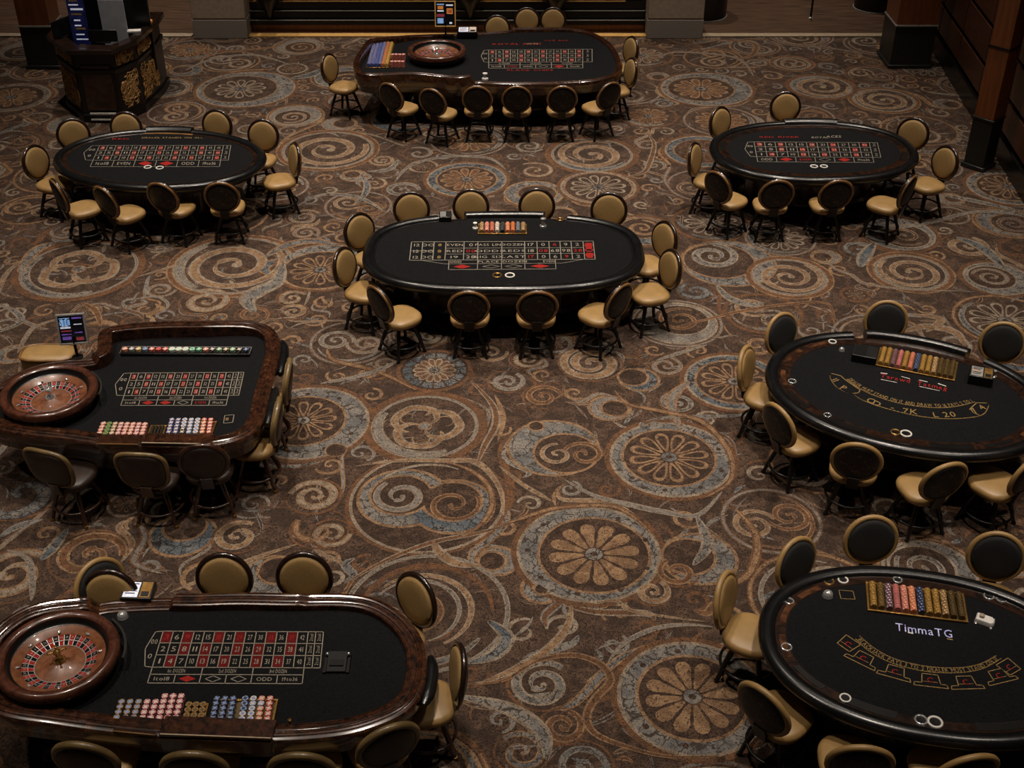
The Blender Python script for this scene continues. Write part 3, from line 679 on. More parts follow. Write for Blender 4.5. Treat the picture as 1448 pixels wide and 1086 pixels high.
for px, py, deg, w in [(553, 137, 55, 'leftmost of six before the far roulette table'), (612, 145, 64, 'second from left before the far roulette table'), (675, 141, 88, 'third from left before the far roulette table'),
        (731, 141, 90, 'third from right before the far roulette table'), (795, 141, 91, 'second from right before the far roulette table'), (861, 136, 126, 'rightmost of six before the far roulette table')]:
    chair(px, py, 'gold', deg, D1+w, G)
chair(465, 97, 'gold', 335, 'tan stool alone at the flat left end of the far roulette table', G)
chair(893, 72, 'gold', 205, 'tan stool at the rounded right end of the far roulette table, the one further back', G)
chair(893, 103, 'gold', 198, 'tan stool at the rounded right end of the far roulette table, the nearer one', G)
chair(703, 41, 'gold', 268, 'round cream-tan stool back behind the far roulette table, leftmost of three', G)
chair(745, 30, 'gold', 270, 'round cream-tan stool back behind the far roulette table, middle of three', G)
chair(782, 30, 'gold', 266, 'round cream-tan stool back behind the far roulette table, rightmost of three', G)
G = 'stools around the upper left oval table'
for px, py, deg, w in [(84, 277, 38, 'leftmost of four before the upper left oval table'), (150, 286, 52, 'second from left before the upper left oval table'), (230, 280, 70, 'third from left before the upper left oval table'), (314, 279, 92, 'rightmost of four before the upper left oval table')]:
    chair(px, py, 'gold', deg, D1+w, G)
for px, py, deg, w in [(104, 191, 290, 'tan round-backed stool behind the left part of the upper left oval table'), (179, 181, 272, 'tan round-backed stool behind the upper left oval table, just below the reception desk'), (308, 178, 258, 'tan round-backed stool behind the right part of the upper left oval table'),
        (373, 192, 262, 'tan stool tucked at the back right corner of the upper left oval table'), (418, 226, 206, 'tan stool pulled out sideways from the right end of the upper left oval table'), (50, 230, 335, 'tan stool at the left end of the upper left oval table')]:
    chair(px, py, 'gold', deg, w, G)
G = 'stools around the upper right oval table'
for px, py, deg, w in [(1015, 265, 40, 'leftmost of four before the upper right oval table'), (1098, 276, 92, 'second from left before the upper right oval table'), (1182, 276, 96, 'third from left before the upper right oval table'), (1283, 271, 142, 'rightmost of four before the upper right oval table')]:
    chair(px, py, 'gold', deg, D1+w, G)
for px, py, deg, w in [(1017, 174, 312, 'tan stool behind the left part of the upper right oval table'), (1110, 152, 270, 'lone tan round stool back behind the middle of the upper right oval table'), (1291, 190, 238, 'tan stool behind the right part of the upper right oval table'),
        (1337, 231, 207, 'tan stool at the right end of the upper right oval table'), (981, 226, 332, 'tan stool at the left end of the upper right oval table')]:
    chair(px, py, 'gold', deg, w, G)
G = 'stools around the centre table'
for px, py, deg, w in [(537, 430, 40, 'leftmost of four before the centre table'), (663, 435, 90, 'second from left before the centre table'), (760, 435, 92, 'third from left before the centre table'), (875, 427, 138, 'rightmost of four before the centre table')]:
    chair(px, py, 'gold', deg, D1+w, G)
for px, py, deg, w in [(582, 297, 275, 'gold round stool back behind the centre table, first of four from the left'), (666, 293, 270, 'gold round stool back behind the centre table, second of four from the left'), (759, 292, 270, 'gold round stool back behind the centre table, third of four from the left'), (861, 298, 264, 'gold round stool back behind the centre table, rightmost of four'),
        (507, 328, 315, 'tan stool at the left end of the centre table, the one further back'), (486, 378, 336, 'tan stool at the left end of the centre table, the nearer one'), (941, 340, 212, 'tan stool at the right end of the centre table, the one further back'), (949, 381, 203, 'tan stool at the right end of the centre table, the nearer one')]:
    chair(px, py, 'gold', deg, w, G)
G = 'stools around the square-ended roulette table'
chair(69, 663, 'wood', 72, 'dark brown square-backed wooden stool, leftmost in front of the square-ended roulette table', G)
chair(201, 667, 'wood', 86, 'dark brown square-backed wooden stool, middle one in front of the square-ended roulette table', G)
chair(288, 655, 'woodround', 97, 'dark wooden stool with a round brown back in front of the square-ended roulette table', G)
chair(408, 540, 'goldrim', 184, 'thick bronze-rimmed stool at the right of the square-ended roulette table, further one', G)
chair(393, 596, 'goldrim', 182, 'thick bronze-rimmed stool at the right of the square-ended roulette table, nearer one', G)
G = 'stools around the large roulette table'
chair(318, 817, 'woodtan', 270, 'gold round stool back behind the large roulette table, left one of the pair', G)
chair(431, 816, 'woodtan', 270, 'gold round stool back behind the large roulette table, right one of the pair', G)
chair(591, 848, 'woodtan', 226, 'gold stool turned towards the rounded back right corner of the large roulette table', G)
chair(650, 953, 'woodtan', 190, 'tan seated wooden stool seen edge-on at the right end of the large roulette table', G)
chair(140, 828, 'blackface', 322, 'black-faced tan-rimmed stool turned askew behind the large roulette wheel', G)
chair(158, 841, 'woodtan', 268, 'gold stool half hidden behind the black-faced one near the card shuffler', G)
chair(121, 1079, 'goldrim', 84, 'bronze-rimmed stool in front of the large roulette table, leftmost at the frame bottom', G)
chair(275, 1092, 'goldrim', 90, 'bronze-rimmed stool before the large roulette table, second from left at frame bottom', G)
chair(427, 1094, 'goldrim', 90, 'bronze-rimmed stool before the large roulette table, third from left at frame bottom', G)
chair(550, 1056, 'goldrim', 116, 'bronze-rimmed stool set askew at the front right corner of the large roulette table', G)
G = 'stools around the upper card table'
chair(1103, 472, 'blackface', 304, 'black-faced round stool with tan rim behind the left of the upper card table', G)
chair(1252, 454, 'blackface', 262, 'black-faced round stool with tan rim behind the middle of the upper card table', G)
chair(1417, 485, 'blackface', 252, 'black-faced round stool with tan rim behind the right of the upper card table', G)
chair(1053, 521, 'tanrim', 332, 'tan stool facing the left end of the upper card table', G)
chair(1100, 602, 'tanrim', 30, 'tan stool with floral back at the left front of the upper card table', G)
chair(1211, 654, 'tanrim', 74, 'tan stool with floral back in front of the upper card table, left of its middle', G)
chair(1335, 682, 'tanrim', 106, 'tan stool with floral back in front of the upper card table, right of its middle', G)
chair(1452, 672, 'tanrim', 128, 'tan stool cut by the right frame edge in front of the upper card table', G)
G = 'stools around the lower card table'
chair(1123, 796, 'blackface', 306, 'black-faced round stool with tan rim behind the left of the lower card table', G)
chair(1230, 763, 'blackface', 272, 'black-faced round stool with tan rim behind the middle of the lower card table', G)
chair(1408, 787, 'blackface', 254, 'black-faced round stool with tan rim behind the right of the lower card table', G)
chair(1023, 848, 'tanrim', 332, 'tan stool facing the left end of the lower card table', G)
chair(1078, 1004, 'tanrim', 42, 'tan stool with floral back at the left front of the lower card table', G)
chair(1216, 1083, 'tanrim', 84, 'tan stool at the frame bottom in front of the lower card table, left one', G)
chair(1367, 1096, 'tanrim', 100, 'tan stool at the frame bottom in front of the lower card table, right one', G)
# low backless seat behind the square-ended table
c = P(68, 497, .62); t = thing('dealer_seat', 'low wide tan padded seat with dark trim behind the left roulette wheel', 'chair', (c.x, c.y, FZ))
b = MB(); b.loft([sq_loop(.30, .17, 3.5, z) if k == 0 else sq_loop(.30-k, .17-k, 3.5, z) for k, z in ((.02, .44), (0, .46), (0, .58), (.02, .61), (.1, .615))], 0, True, True, True); b.build('cushion', M['tan'], t, sharp=60)
b = MB(); b.tube(sq_loop(.30, .17, 3.5, .6, 40), .016, 8, 0, True); b.build('trim', M['tanwood'], t, sharp=80)
for sx in (-1, 1):
    for sy in (-1, 1):
        b = MB(); b.tube([(sx*.2, sy*.1, .44), (sx*.26, sy*.14, 0)], [.02, .015], 8); b.build('leg', M['legwood'], t)
# ------------------------------------------------------------------ tables
HF = .762          # felt height
def se(a, bb, n, t_):
    c_, s_ = cos(t_), sin(t_)
    return Vector((a*math.copysign(abs(c_)**(2/n), c_), bb*math.copysign(abs(s_)**(2/n), s_), 0))
class Table: pass
FELTS = []
def prints(mb, T):
    to_local(mb, T); T.felt.add(mb.v, [], 0); n0 = len(T.felt.v)-len(mb.v)
    for f_, m_ in zip(mb.f, mb.m): T.felt.f.append(tuple(n0+i for i in f_)); T.felt.m.append(m_+1)
def to_local(mb, T):
    Mi = (Matrix.Translation(T.loc) @ Matrix.Rotation(T.rot, 4, 'Z')).inverted()
    mb.v = [tuple(Mi @ Vector(p)) for p in mb.v]
def oval_table(name, label, catg, cx, cy, a, bb, n, deg, track, gaps=(), bump=None, wood='track'):
    T = Table(); T.loc = Vector((cx, cy, FZ)); T.rot = R(deg); T.a, T.b, T.n = a, bb, n
    t = T.o = thing(name, label, catg, T.loc, T.rot)
    def ang(px, py, h=.79):
        q = (Matrix.Translation(T.loc) @ Matrix.Rotation(T.rot, 4, 'Z')).inverted() @ P(px, py, h)
        return math.atan2(math.copysign(abs(q.y/bb)**(n/2), q.y), math.copysign(abs(q.x/a)**(n/2), q.x)) % (2*PI)
    T.ang = ang
    def sweep(sec, t0, t1, mats, nm, N=96, parent=t, full=False, sharp=50):
        b = MB(); k = max(4, int(N*(t1-t0)/(2*PI))); L_ = []
        for i in range(k if full else k+1):
            tt = t0+(t1-t0)*i/k
            o = se(a, bb, n, tt); i_ = se(a-.3, bb-.3, n, tt); d = (i_-o); d = d/.3
            L_.append([Vector((o.x+d.x*s, o.y+d.y*s, z)) for s, z in sec])
        if full: L_.append(L_[0]); b.loft(L_, 0, True)
        else: b.loft(L_, 0, True, True, True)
        return b.build(nm, mats, parent, sharp)
    T.sweep = sweep
    RS = [(.0, .715), (-.012, .745), (.002, .778), (.03, .797), (.065, .802), (.10, .795), (.122, .775), (.125, .72)]
    if gaps:
        ga = sorted([(ang(*g[0]), ang(*g[1])) for g in gaps], key=lambda q: min(q))
        ga = [(min(q), max(q)) for q in ga]
        for i, g in enumerate(ga):
            t0 = g[1]; t1 = ga[(i+1) % len(ga)][0]
            if t1 <= t0: t1 += 2*PI
            small = (t1-t0) < 2
            sec = RS if not small else [(s, z+(.03 if z > .73 else 0)) for s, z in RS]
            sweep(sec, t0, t1, M['leather'], 'padded_rail' if not small else 'dealer_rail')
    else: sweep(RS, 0, 2*PI, M['leather'], 'padded_rail', full=True)
    if bump:
        t0, t1 = sorted((ang(*bump[0]), ang(*bump[1])))
        sweep([(-.012, .735), (-.02, .78), (-.005, .82), (.035, .835), (.09, .825), (.115, .80), (.11, .76)], t0, t1, M['leather'], 'dealer_rail')
    # seams across the padded rail
    sweep([(.118, .70), (.118, HF+.003), (track, HF+.003), (track, .70)], 0, 2*PI, M[wood], 'racetrack', full=True, sharp=30)
    b = T.felt = MB(); FELTS.append(T); b.loft([[se(a-track+.004, bb-track+.004, n, 2*PI*i/96)+Vector((0, 0, z)) for i in range(96)] for z in (.70, HF)], 0, True, True, True)
    def ov(k, z, kb=None): return [Vector((p.x, p.y, z)) for p in (se(a*k, bb*(kb or k), n, 2*PI*i/72) for i in range(72))]
    b = MB(); b.loft([[se(a-.06, bb-.06, n, 2*PI*i/72)+Vector((0, 0, .716)) for i in range(72)], [se(a-.1, bb-.1, n, 2*PI*i/72)+Vector((0, 0, .63)) for i in range(72)], [se(a-.2, bb-.2, n, 2*PI*i/72)+Vector((0, 0, .60)) for i in range(72)]], 0, True, True, True); b.build('apron', M['black'], t)
    b = MB(); b.loft([ov(.66, .12, .5), ov(.63, .16, .47), ov(.63, .60, .47)], 0, True, True, False); b.build('pedestal', M['wooddark'], t)
    b = MB(); b.loft([ov(.69, 0, .53), ov(.69, .10, .53), ov(.66, .12, .5)], 0, True, True, True); b.build('plinth', M['black'], t)
    return T
def cup(T, px, py, m='chrome', r=.05):
    q = (Matrix.Translation(T.loc) @ Matrix.Rotation(T.rot, 4, 'Z')).inverted() @ P(px, py, HF)
    b = MB(); b.lathe([(r*.72, .001), (r*.76, .007), (r*.9, .009), (r, .006), (r*1.02, .0)], 24, (q.x, q.y, HF+.004), 0); b.lathe([(r*.73, .0015), (.001, .0005)], 24, (q.x, q.y, HF+.0035), 1)
    b.build('cup_holder', [M[m], M['black']], T.o, 60)
def slot(T, t0, t1, d0, d1, m='black', lip='track'):
    T.sweep([(d0, HF+.0035), (d0, HF+.007), (d1, HF+.007), (d1, HF+.0035)], t0, t1, M[m], 'chip_trough')
def wood_table(name, label, pts, loc_px, HT=.80, wood='wood', ring_in=.155):
    q_ = ring_in/.155
    T = Table(); c = P(loc_px[0], loc_px[1], .78); T.loc = Vector((c.x, c.y, FZ)); T.rot = 0
    t = T.o = thing(name, label, 'roulette table', T.loc)
    W = []
    for x, y, bo in pts:
        q = P(x, y, HT+bo); W.append((q.x-c.x, q.y-c.y, bo))
    # resample smoothly
    n = len(W); S = []
    for i in range(n):
        p0, p1, p2, p3 = W[i-1], W[i], W[(i+1) % n], W[(i+2) % n]
        d = math.hypot(p2[0]-p1[0], p2[1]-p1[1]); k = max(1, min(8, int(d/.07)))
        def tang(a_, b_, c_):
            d1 = math.hypot(b_[0]-a_[0], b_[1]-a_[1]) or 1e-6; d2 = math.hypot(c_[0]-b_[0], c_[1]-b_[1]) or 1e-6
            return [((b_[j]-a_[j])/d1*d2+(c_[j]-b_[j])/d2*d1)/(d1+d2) for j in (0, 1)]
        m1 = tang(p0, p1, p2); m2 = tang(p1, p2, p3)
        for s in range(k):
            u_ = s/k; h00 = 2*u_**3-3*u_**2+1; h10 = u_**3-2*u_**2+u_; h01 = -2*u_**3+3*u_**2; h11 = u_**3-u_**2
            S.append(tuple(h00*p1[j]+h10*d*m1[j]+h01*p2[j]+h11*d*m2[j] for j in (0, 1))+(p1[2]+(p2[2]-p1[2])*u_,))
    area = sum(S[i-1][0]*S[i][1]-S[i][0]*S[i-1][1] for i in range(len(S)))
    if area < 0: S.reverse()
    Z = []; acc = 0
    for i in range(len(S)):
        p, q = S[i], S[(i+1) % len(S)]; d = math.hypot(q[0]-p[0], q[1]-p[1]); s_ = (-acc) % .04
        while s_ < d:
            k = s_/d; Z.append([p[0]+(q[0]-p[0])*k, p[1]+(q[1]-p[1])*k, p[2]+(q[2]-p[2])*k]); s_ += .04
        acc += d
    for _ in range(10):
        O = [z[:] for z in Z]; m = len(Z)
        for i in range(m):
            for j in (0, 1): Z[i][j] = (O[i-1][j]+2*O[i][j]+O[(i+1) % m][j])/4
    S = [tuple(z) for z in Z]
    N = len(S); nor = []
    for i in range(N):
        a_, b_ = S[i-5], S[(i+5) % N]; dx, dy = b_[0]-a_[0], b_[1]-a_[1]; l = math.hypot(dx, dy) or 1; nor.append((-dy/l, dx/l))
    for _ in range(2): nor = [tuple((nor[i-1][j]+2*nor[i][j]+nor[(i+1) % N][j])/4 for j in (0, 1)) for i in range(N)]
    def L(d, z, bk=1.0): return [Vector((S[i][0]+nor[i][0]*d, S[i][1]+nor[i][1]*d, z+S[i][2]*bk)) for i in range(N)]
    T.L = L; T.N = N; T.S = S
    z = HT
    b = MB(); b.loft([L(d_*q_, z_, k_) for d_, z_, k_ in ((.02, .69, 0), (.0, .70, 0), (-.006, .72, 0), (-.006, z-.03, 1), (.004, z-.012, 1), (.02, z-.006, 1), (.03, z-.004, 1), (.034, z+.004, 1), (.046, z+.009, 1), (.06, z+.006, 1), (.066, z-.004, 1), (.076, z-.005, 1), (.082, z+.004, 1), (.10, z+.006, 1), (.118, z+.002, 1), (.124, z-.007, 1), (.134, z-.008, 1), (.14, z-.002, 1), (.15, z-.006, 1), (.155, z-.014, 1), (.159, HF-.04, 0))], 0, True)
    b.build('wood_rail', M[wood], t, 28)
    b = T.felt = MB(); FELTS.append(T); b.loft([L(ring_in+.001, HF-.03, 0), L(ring_in+.001, HF, 0)], 0, True, True, True)
    b = MB(); b.loft([L(.03, .70, 0), L(.04, .585, 0), L(.07, .57, 0)], 0, True, True, True); b.build('apron', M['wooddark'], t)
    cx = sum(s[0] for s in S)/N; cy = sum(s[1] for s in S)/N
    def sc_(k, z_): return [Vector((cx+(s[0]-cx)*k, cy+(s[1]-cy)*k, z_)) for s in S]
    b = MB(); b.loft([sc_(.60, .12), sc_(.58, .16), sc_(.58, .57)], 0, True, True, False); b.build('pedestal', M['wooddark'], t)
    b = MB(); b.loft([sc_(.63, 0), sc_(.63, .1), sc_(.60, .12)], 0, True, True, True); b.build('plinth', M['black'], t)
    return T
def arm_pad(T, px0, px1):
    """black padded armrest hugging the outside of a stretch of rail"""
    a_ = P(px0[0], px0[1], .78)-T.loc; e_ = P(px1[0], px1[1], .78)-T.loc; S = T.S
    i0 = min(range(T.N), key=lambda i: math.hypot(S[i][0]-a_.x, S[i][1]-a_.y)); i1 = min(range(T.N), key=lambda i: math.hypot(S[i][0]-e_.x, S[i][1]-e_.y))
    L1 = T.L(-.035, .73, 0)
    rng = [i % T.N for i in (range(i0, i1+1) if i1 >= i0 else range(i0, i1+T.N+1))]
    if len(rng) > T.N/2: rng = [i % T.N for i in (range(i1, i0+1) if i0 >= i1 else range(i1, i0+T.N+1))]
    rs = [.055*math.sqrt(min(1, .3+4*min(k, len(rng)-1-k)/max(1, len(rng)))) for k in range(len(rng))]
    b = MB(); b.tube([L1[i] for i in rng], rs, 12); b.build('armrest_pad', M['leather'], T.o, 60)
# printed layouts --------------------------------------------------------
def quad(TL, TR, BR, BL, h=HF):
    a_, b_, c_, d_ = (P(x, y, h) for x, y in (TL, TR, BR, BL))
    def f(u_, v_, dz=.0014):
        p = a_*(1-u_)*(1-v_)+b_*u_*(1-v_)+c_*u_*v_+d_*(1-u_)*v_
        return Vector((p.x, p.y, h+FZ+dz))
    f.w = (b_-a_).length; f.h = (d_-a_).length
    return f
PM = ['line', 'red', 'darkred', 'blackp', 'goldline', 'lilac', 'white']
def seg(mb, p, q, w=.008, mi=0):
    d = q-p; d.z = 0; l = d.length or 1; nx, ny = -d.y/l*w/2, d.x/l*w/2; e = d/l*w/2; e.z = 0
    p = p-e; q = q+e
    mb.add([(p.x-nx, p.y-ny, p.z), (q.x-nx, q.y-ny, q.z), (q.x+nx, q.y+ny, q.z), (p.x+nx, p.y+ny, p.z)], [(0, 1, 2, 3)], mi)
def pline(mb, pts, w=.008, mi=0):
    for i in range(len(pts)-1): seg(mb, pts[i], pts[i+1], w, mi)
def pxline(mb, px, w=.008, mi=0, dz=.0014):
    pline(mb, [P(x, y, HF)+Vector((0, 0, FZ+dz)) for x, y in px], w, mi)
def uvtext(mb, f, s, u_, v_, size, mi=0, width=None, rot=0):
    """text centred at (u,v) in the quad, size in metres"""
    def fn(x, y):
        if rot: x, y = -y*rot, x*rot
        return f(u_+x/f.w, v_-y/f.h, .0022)
    text(mb, s, fn, size, mi, width)
def fillcell(mb, f, u0, u1, v0, v1, mi): mb.poly([f(u0, v1, .0006), f(u1, v1, .0006), f(u1, v0, .0006), f(u0, v0, .0006)], mi)
def diamond(mb, f, u_, v_, du, dv, mi, hollow=False):
    p = [f(u_-du, v_, .002), f(u_, v_+dv, .002), f(u_+du, v_, .002), f(u_, v_-dv, .002)]
    if hollow: pline(mb, p+[p[0]], .006, mi)
    else: mb.poly(p, mi)
def roulette(T, f, nc, bottom=.42, cap=.07, right=.09, rcols=1, dots=False, dozen=True, lw=.007, seed=1, redcell='darkred'):
    mb = MB(); rnd = random.Random(seed); ri = PM.index(redcell)
    for j in range(4): seg(mb, f(0, j/3), f(1+right, j/3) if j in (0, 3) or rcols > 1 else f(1, j/3), lw)
    for i in range(nc+1): seg(mb, f(i/nc, 0), f(i/nc, 1), lw)
    for i in range(nc):
        for j in range(3):
            num = i*3+3-j; red = (num*7+j*3+i) % 5 < 2
            k_ = .26 if redcell == 'red' else .06
            if red: fillcell(mb, f, (i+k_)/nc, (i+1-k_)/nc, (j+k_*.8)/3, (j+1-k_*.8)/3, ri)
            uvtext(mb, f, str(num), (i+.5)/nc, (j+.5)/3, f.h*.14, (1 if (red and redcell == 'darkred' and num % 3 == 0) else 0), f.w/nc*.42)
    if right:
        for k in range(1, rcols+1): seg(mb, f(1+right*k/rcols, 0), f(1+right*k/rcols, 1), lw)
        for k in range(rcols):
            for j in range(3): uvtext(mb, f, '2to1', 1+right*(k+.5)/rcols, (j+.5)/3, min(.04, f.w*right/rcols*.45), 0, f.h*.2, 1)
    if cap:
        pline(mb, [f(0, 0), f(-cap*.6, .02), f(-cap, .5), f(-cap*.6, .98), f(0, 1)], lw)
        uvtext(mb, f, '00', -cap*.45, .3, f.h*.13, 0, cap*f.w*.5); uvtext(mb, f, '0', -cap*.45, .7, f.h*.13, 0)
    v1 = 1+bottom*.45 if dozen else 1; v2 = 1+bottom
    if dozen:
        seg(mb, f(0, v1), f(1, v1), lw)
        for i, s in enumerate(('1st DOZEN', '2nd DOZEN', '3rd DOZEN')): uvtext(mb, f, s, (i+.5)/3, (1+v1)/2, f.h*(v1-1)*.5, 0, f.w/3*.34)
    seg(mb, f(0, v2), f(1, v2), lw)
    for i in range(7): seg(mb, f(i/6, v1 if i % 2 else 1), f(i/6, v2), lw)
    vm = (v1+v2)/2
    T.bt(mb, f, vm, v2-v1)
    prints(mb, T)
OF = 'oval gaming table'
# upper left ---------------------------------------------------------------
T2 = oval_table('oval_gaming_table', 'black padded oval table with red number grid, upper left below the reception desk', 'gaming table', -5.045, 16.516, 1.532, 1.034, 2.05, -8, .18, bump=((205, 178), (280, 178)))
cup(T2, 209, 237, 'white', .055); cup(T2, 226, 238, 'white', .055)
T2.sweep([(.13, HF+.0035), (.13, HF+.0065), (.175, HF+.0065), (.175, HF+.0035)], T2.ang(275, 186), T2.ang(207, 187), M['tanwood'], 'wood_inlay')
def bt_words(words, reds=(), size=.42, nw=6):
    def g(mb, f, vm, dv):
        for i, w in enumerate(words):
            if w == 'R': diamond(mb, f, (i+.5)/nw, vm, .055, dv*.36, 1)
            elif w == 'O': diamond(mb, f, (i+.5)/nw, vm, .05, dv*.34, 0, True)
            elif w: uvtext(mb, f, w, (i+.5)/nw, vm, f.h*dv*size, 1 if i in reds else 0, f.w/nw*.6)
    return g
T2.bt = bt_words(('1to18', 'EVEN', 'R', 'R', 'ODD', '19to36'))
f = quad((141, 206), (316, 206), (312, 227), (131.6, 227))
roulette(T2, f, 15, .42, .10, .06, dozen=False, seed=2, redcell='red')
mb = MB(); f2 = quad((160, 196), (295, 196), (295, 204), (160, 204))
uvtext(mb, f2, 'RED', .08, .1, .06, 1, .3); uvtext(mb, f2, 'DEALER STANDS ON ALL', .62, -.1, .05, 4, .9)
prints(mb, T2)
# upper right ----------------------------------------------------------------
T3 = oval_table('oval_gaming_table', 'black padded oval table with a wooden racetrack and red number grid, at the upper right', 'gaming table', 4.374, 16.795, 1.497, 1.077, 2.21, 3.5, .25, bump=((1103, 168), (1187, 169)))
cup(T3, 1151, 236, 'white', .055); cup(T3, 1165, 236, 'white', .055)
for t0, t1 in ((.1, .45), (.6, 1.0), (2.2, 2.6), (2.75, 3.1), (3.3, 3.7), (5.8, 6.15)): slot(T3, t0, t1, .15, .22)
T3.bt = bt_words(('ODD', 'R', 'EVEN', 'O', 'R', '19to36'), (2,))
roulette(T3, quad((1066, 201), (1229, 202), (1234, 223), (1070, 222)), 11, .33, .09, .07, dozen=False, seed=3, redcell='red')
mb = MB(); f2 = quad((1070, 193), (1230, 193), (1230, 199), (1070, 199))
uvtext(mb, f2, 'RED RIVER', .2, .2, .05, 1, .6); uvtext(mb, f2, 'ROYAL', .56, .3, .06, 0, .25); uvtext(mb, f2, 'ACES', .68, .1, .08, 0, .22)
prints(mb, T3)
# centre ---------------------------------------------------------------------
T4 = oval_table('oval_gaming_table', 'long black padded table with rounded ends standing in the centre of the carpet', 'gaming table', -.105, 13.691, 1.737, 1.014, 2.75, .5, .15,
                gaps=(((614, 303), (659, 304)), ((768, 304), (806, 304))), wood='leather')
cup(T4, 703, 390, 'brass', .06); cup(T4, 721, 390, 'white', .06); cup(T4, 792, 311, 'brass', .045)
mb = MB(); f = quad((582, 342.5), (838.6, 341.4), (841.6, 367), (579, 368.6))
us = [0, .062, .125, .19, .29, .366, .497, .622, .69, .756, .817, .878, .944, 1]
for u_ in us: seg(mb, f(u_, 0), f(u_, 1), .009)
for v_ in (0, 1): seg(mb, f(0, v_), f(1, v_), .009)
seg(mb, f(0, .5), f(.125, .5), .007)
for v_ in (.36, .68): seg(mb, f(.19, v_), f(.944, v_), .007)
for j, v_ in enumerate((.18, .52, .84)):
    for i, s in ((0, '12'), (1, 'DO'), (2, '8')): uvtext(mb, f, s, (us[i]+us[i+1])/2, v_, .07, 4 if i == 2 else 0)
    uvtext(mb, f, ('EVEN', 'RED', '19')[j], .24, v_, .06, 0, .2); uvtext(mb, f, ('0', '00', '28')[j], .328, v_, .075, 0 if j != 1 else 1)
    uvtext(mb, f, ('PASS LINE', 'ODDS', 'BIG SIX')[j], .43, v_, .06, 0, .36); uvtext(mb, f, ('DOZEN', 'REDS', 'LAST')[j], .56, v_, .06, 0, .3)
    for i, s in ((7, '17'), (8, '0'), (9, '6'), (10, '9'), (11, '2')): uvtext(mb, f, s if j != 1 else s[0]+'8', (us[i]+us[i+1])/2, v_, .075, 1 if (i+j) % 3 == 0 else 0)
fillcell(mb, f, .955, .99, .1, .4, 1); fillcell(mb, f, .955, .99, .65, .92, 1); uvtext(mb, f, '800', .972, .5, .11, 1, .35, 1)
pline(mb, [f(.06, 1), f(.19, 1.2), f(.21, 1.2)], .006); pline(mb, [f(.94, 1), f(.82, 1.2), f(.79, 1.2)], .006)
for u_ in (.213, .367, .495, .62, .785): seg(mb, f(u_, 1), f(u_, 1.5), .007)
seg(mb, f(.213, 1.2), f(.785, 1.2), .006); seg(mb, f(.213, 1.5), f(.785, 1.5), .008)
uvtext(mb, f, 'ODD', .25, 1.1, .05, 0, .14); uvtext(mb, f, 'PLACE DOZEN', .5, 1.1, .05, 0, .6); uvtext(mb, f, 'EVEN', .75, 1.1, .05, 0, .14)
diamond(mb, f, .285, 1.35, .048, .1, 1); diamond(mb, f, .70, 1.35, .05, .1, 1); diamond(mb, f, .44, 1.35, .045, .08, 0, True); diamond(mb, f, .56, 1.35, .045, .08, 0, True)
prints(mb, T4)
# card tables on the right -----------------------------------------------------
T7 = oval_table('oval_card_table', 'black padded oval card table on the right, the upper one, with red lettering', 'card table', 4.082, 10.595, 1.435, 1.085, 2.12, -21, .25, gaps=(((1201, 466), (1226, 474)), ((1371, 497), (1398, 507))))
T8 = oval_table('oval_card_table', 'black padded oval card table on the right, the lower one, with pale lilac lettering', 'card table', 3.282, 6.958, 1.301, .937, 2.19, -11, .21)
for T in (T7, T8):
    for t0, t1 in ((2.35, 2.62), (2.72, 3.05), (3.2, 3.5), (3.62, 3.95), (5.4, 5.7), (5.85, 6.15)): slot(T, t0, t1, .15, .20, 'slotwood' if t0 < 3.6 or t0 > 5.8 else 'black')
    for t0, t1 in ((4.1, 4.5), (4.95, 5.3)): slot(T, t0, t1, .145, .22)
cup(T7, 1266, 612, 'brass'); cup(T7, 1281, 614, 'white', .058); cup(T7, 1177, 484, 'white', .045); cup(T7, 1170, 588, 'chrome', .04); cup(T7, 1120, 540, 'chrome', .045)
cup(T8, 1302, 1019, 'chrome'); cup(T8, 1322, 1022, 'white', .058); cup(T8, 1192, 821, 'white', .045); cup(T8, 1172, 823, 'brass', .045); cup(T8, 1195, 988, 'white', .045); cup(T8, 1112, 916, 'chrome', .045); cup(T8, 1398, 844, 'chrome', .045); cup(T8, 1416, 848, 'chrome', .045); cup(T8, 1269, 821, 'chrome', .04); cup(T8, 1116, 851, 'chrome', .04)
def pcat(px, per=8): return [Vector((q[0], q[1], HF+FZ+.0014)) for q in cat([tuple(P(x, y, HF))[:2] for x, y in px], per)]
def arctext(mb, pts, s, size, mi, off=0):
    """text following a polyline"""
    acc = [0]
    for i in range(1, len(pts)): acc.append(acc[-1]+(pts[i]-pts[i-1]).length)
    tot = acc[-1]
    def at(d):
        for i in range(1, len(pts)):
            if acc[i] >= d or i == len(pts)-1:
                dr = (pts[i]-pts[i-1]).normalized(); return pts[i-1]+dr*(d-acc[i-1]), dr
    def fn(x, y):
        p, dr = at(min(tot, max(0, tot/2+x))); return p+Vector((-dr.y, dr.x, 0))*(y+off)+Vector((0, 0, .0006))
    text(mb, s, fn, size, mi, tot*.97)
mb = MB()
lo = pcat([(1198, 537), (1214, 549), (1242, 562), (1278, 572), (1321, 577), (1353, 575), (1378, 569)])
hi = [p+Vector((0, 0, 0)) for p in pcat([(1201, 533), (1218, 544), (1244, 556.5), (1279, 566.5), (1320, 571), (1351, 569), (1374, 564)])]
pline(mb, lo, .011, 4); arctext(mb, [(a_+b_)/2 for a_, b_ in zip(lo, hi)], 'DEALER MUST STAND ON 17 AND DRAW TO 16 PAYS 2 TO 1', .055, 4)
ou = pcat([(1175, 528.5), (1174, 535), (1182, 547), (1196, 555), (1206, 557), (1217, 565), (1246, 576), (1289, 587), (1325, 592), (1361, 592), (1389, 587), (1398, 574), (1396, 570.5)])
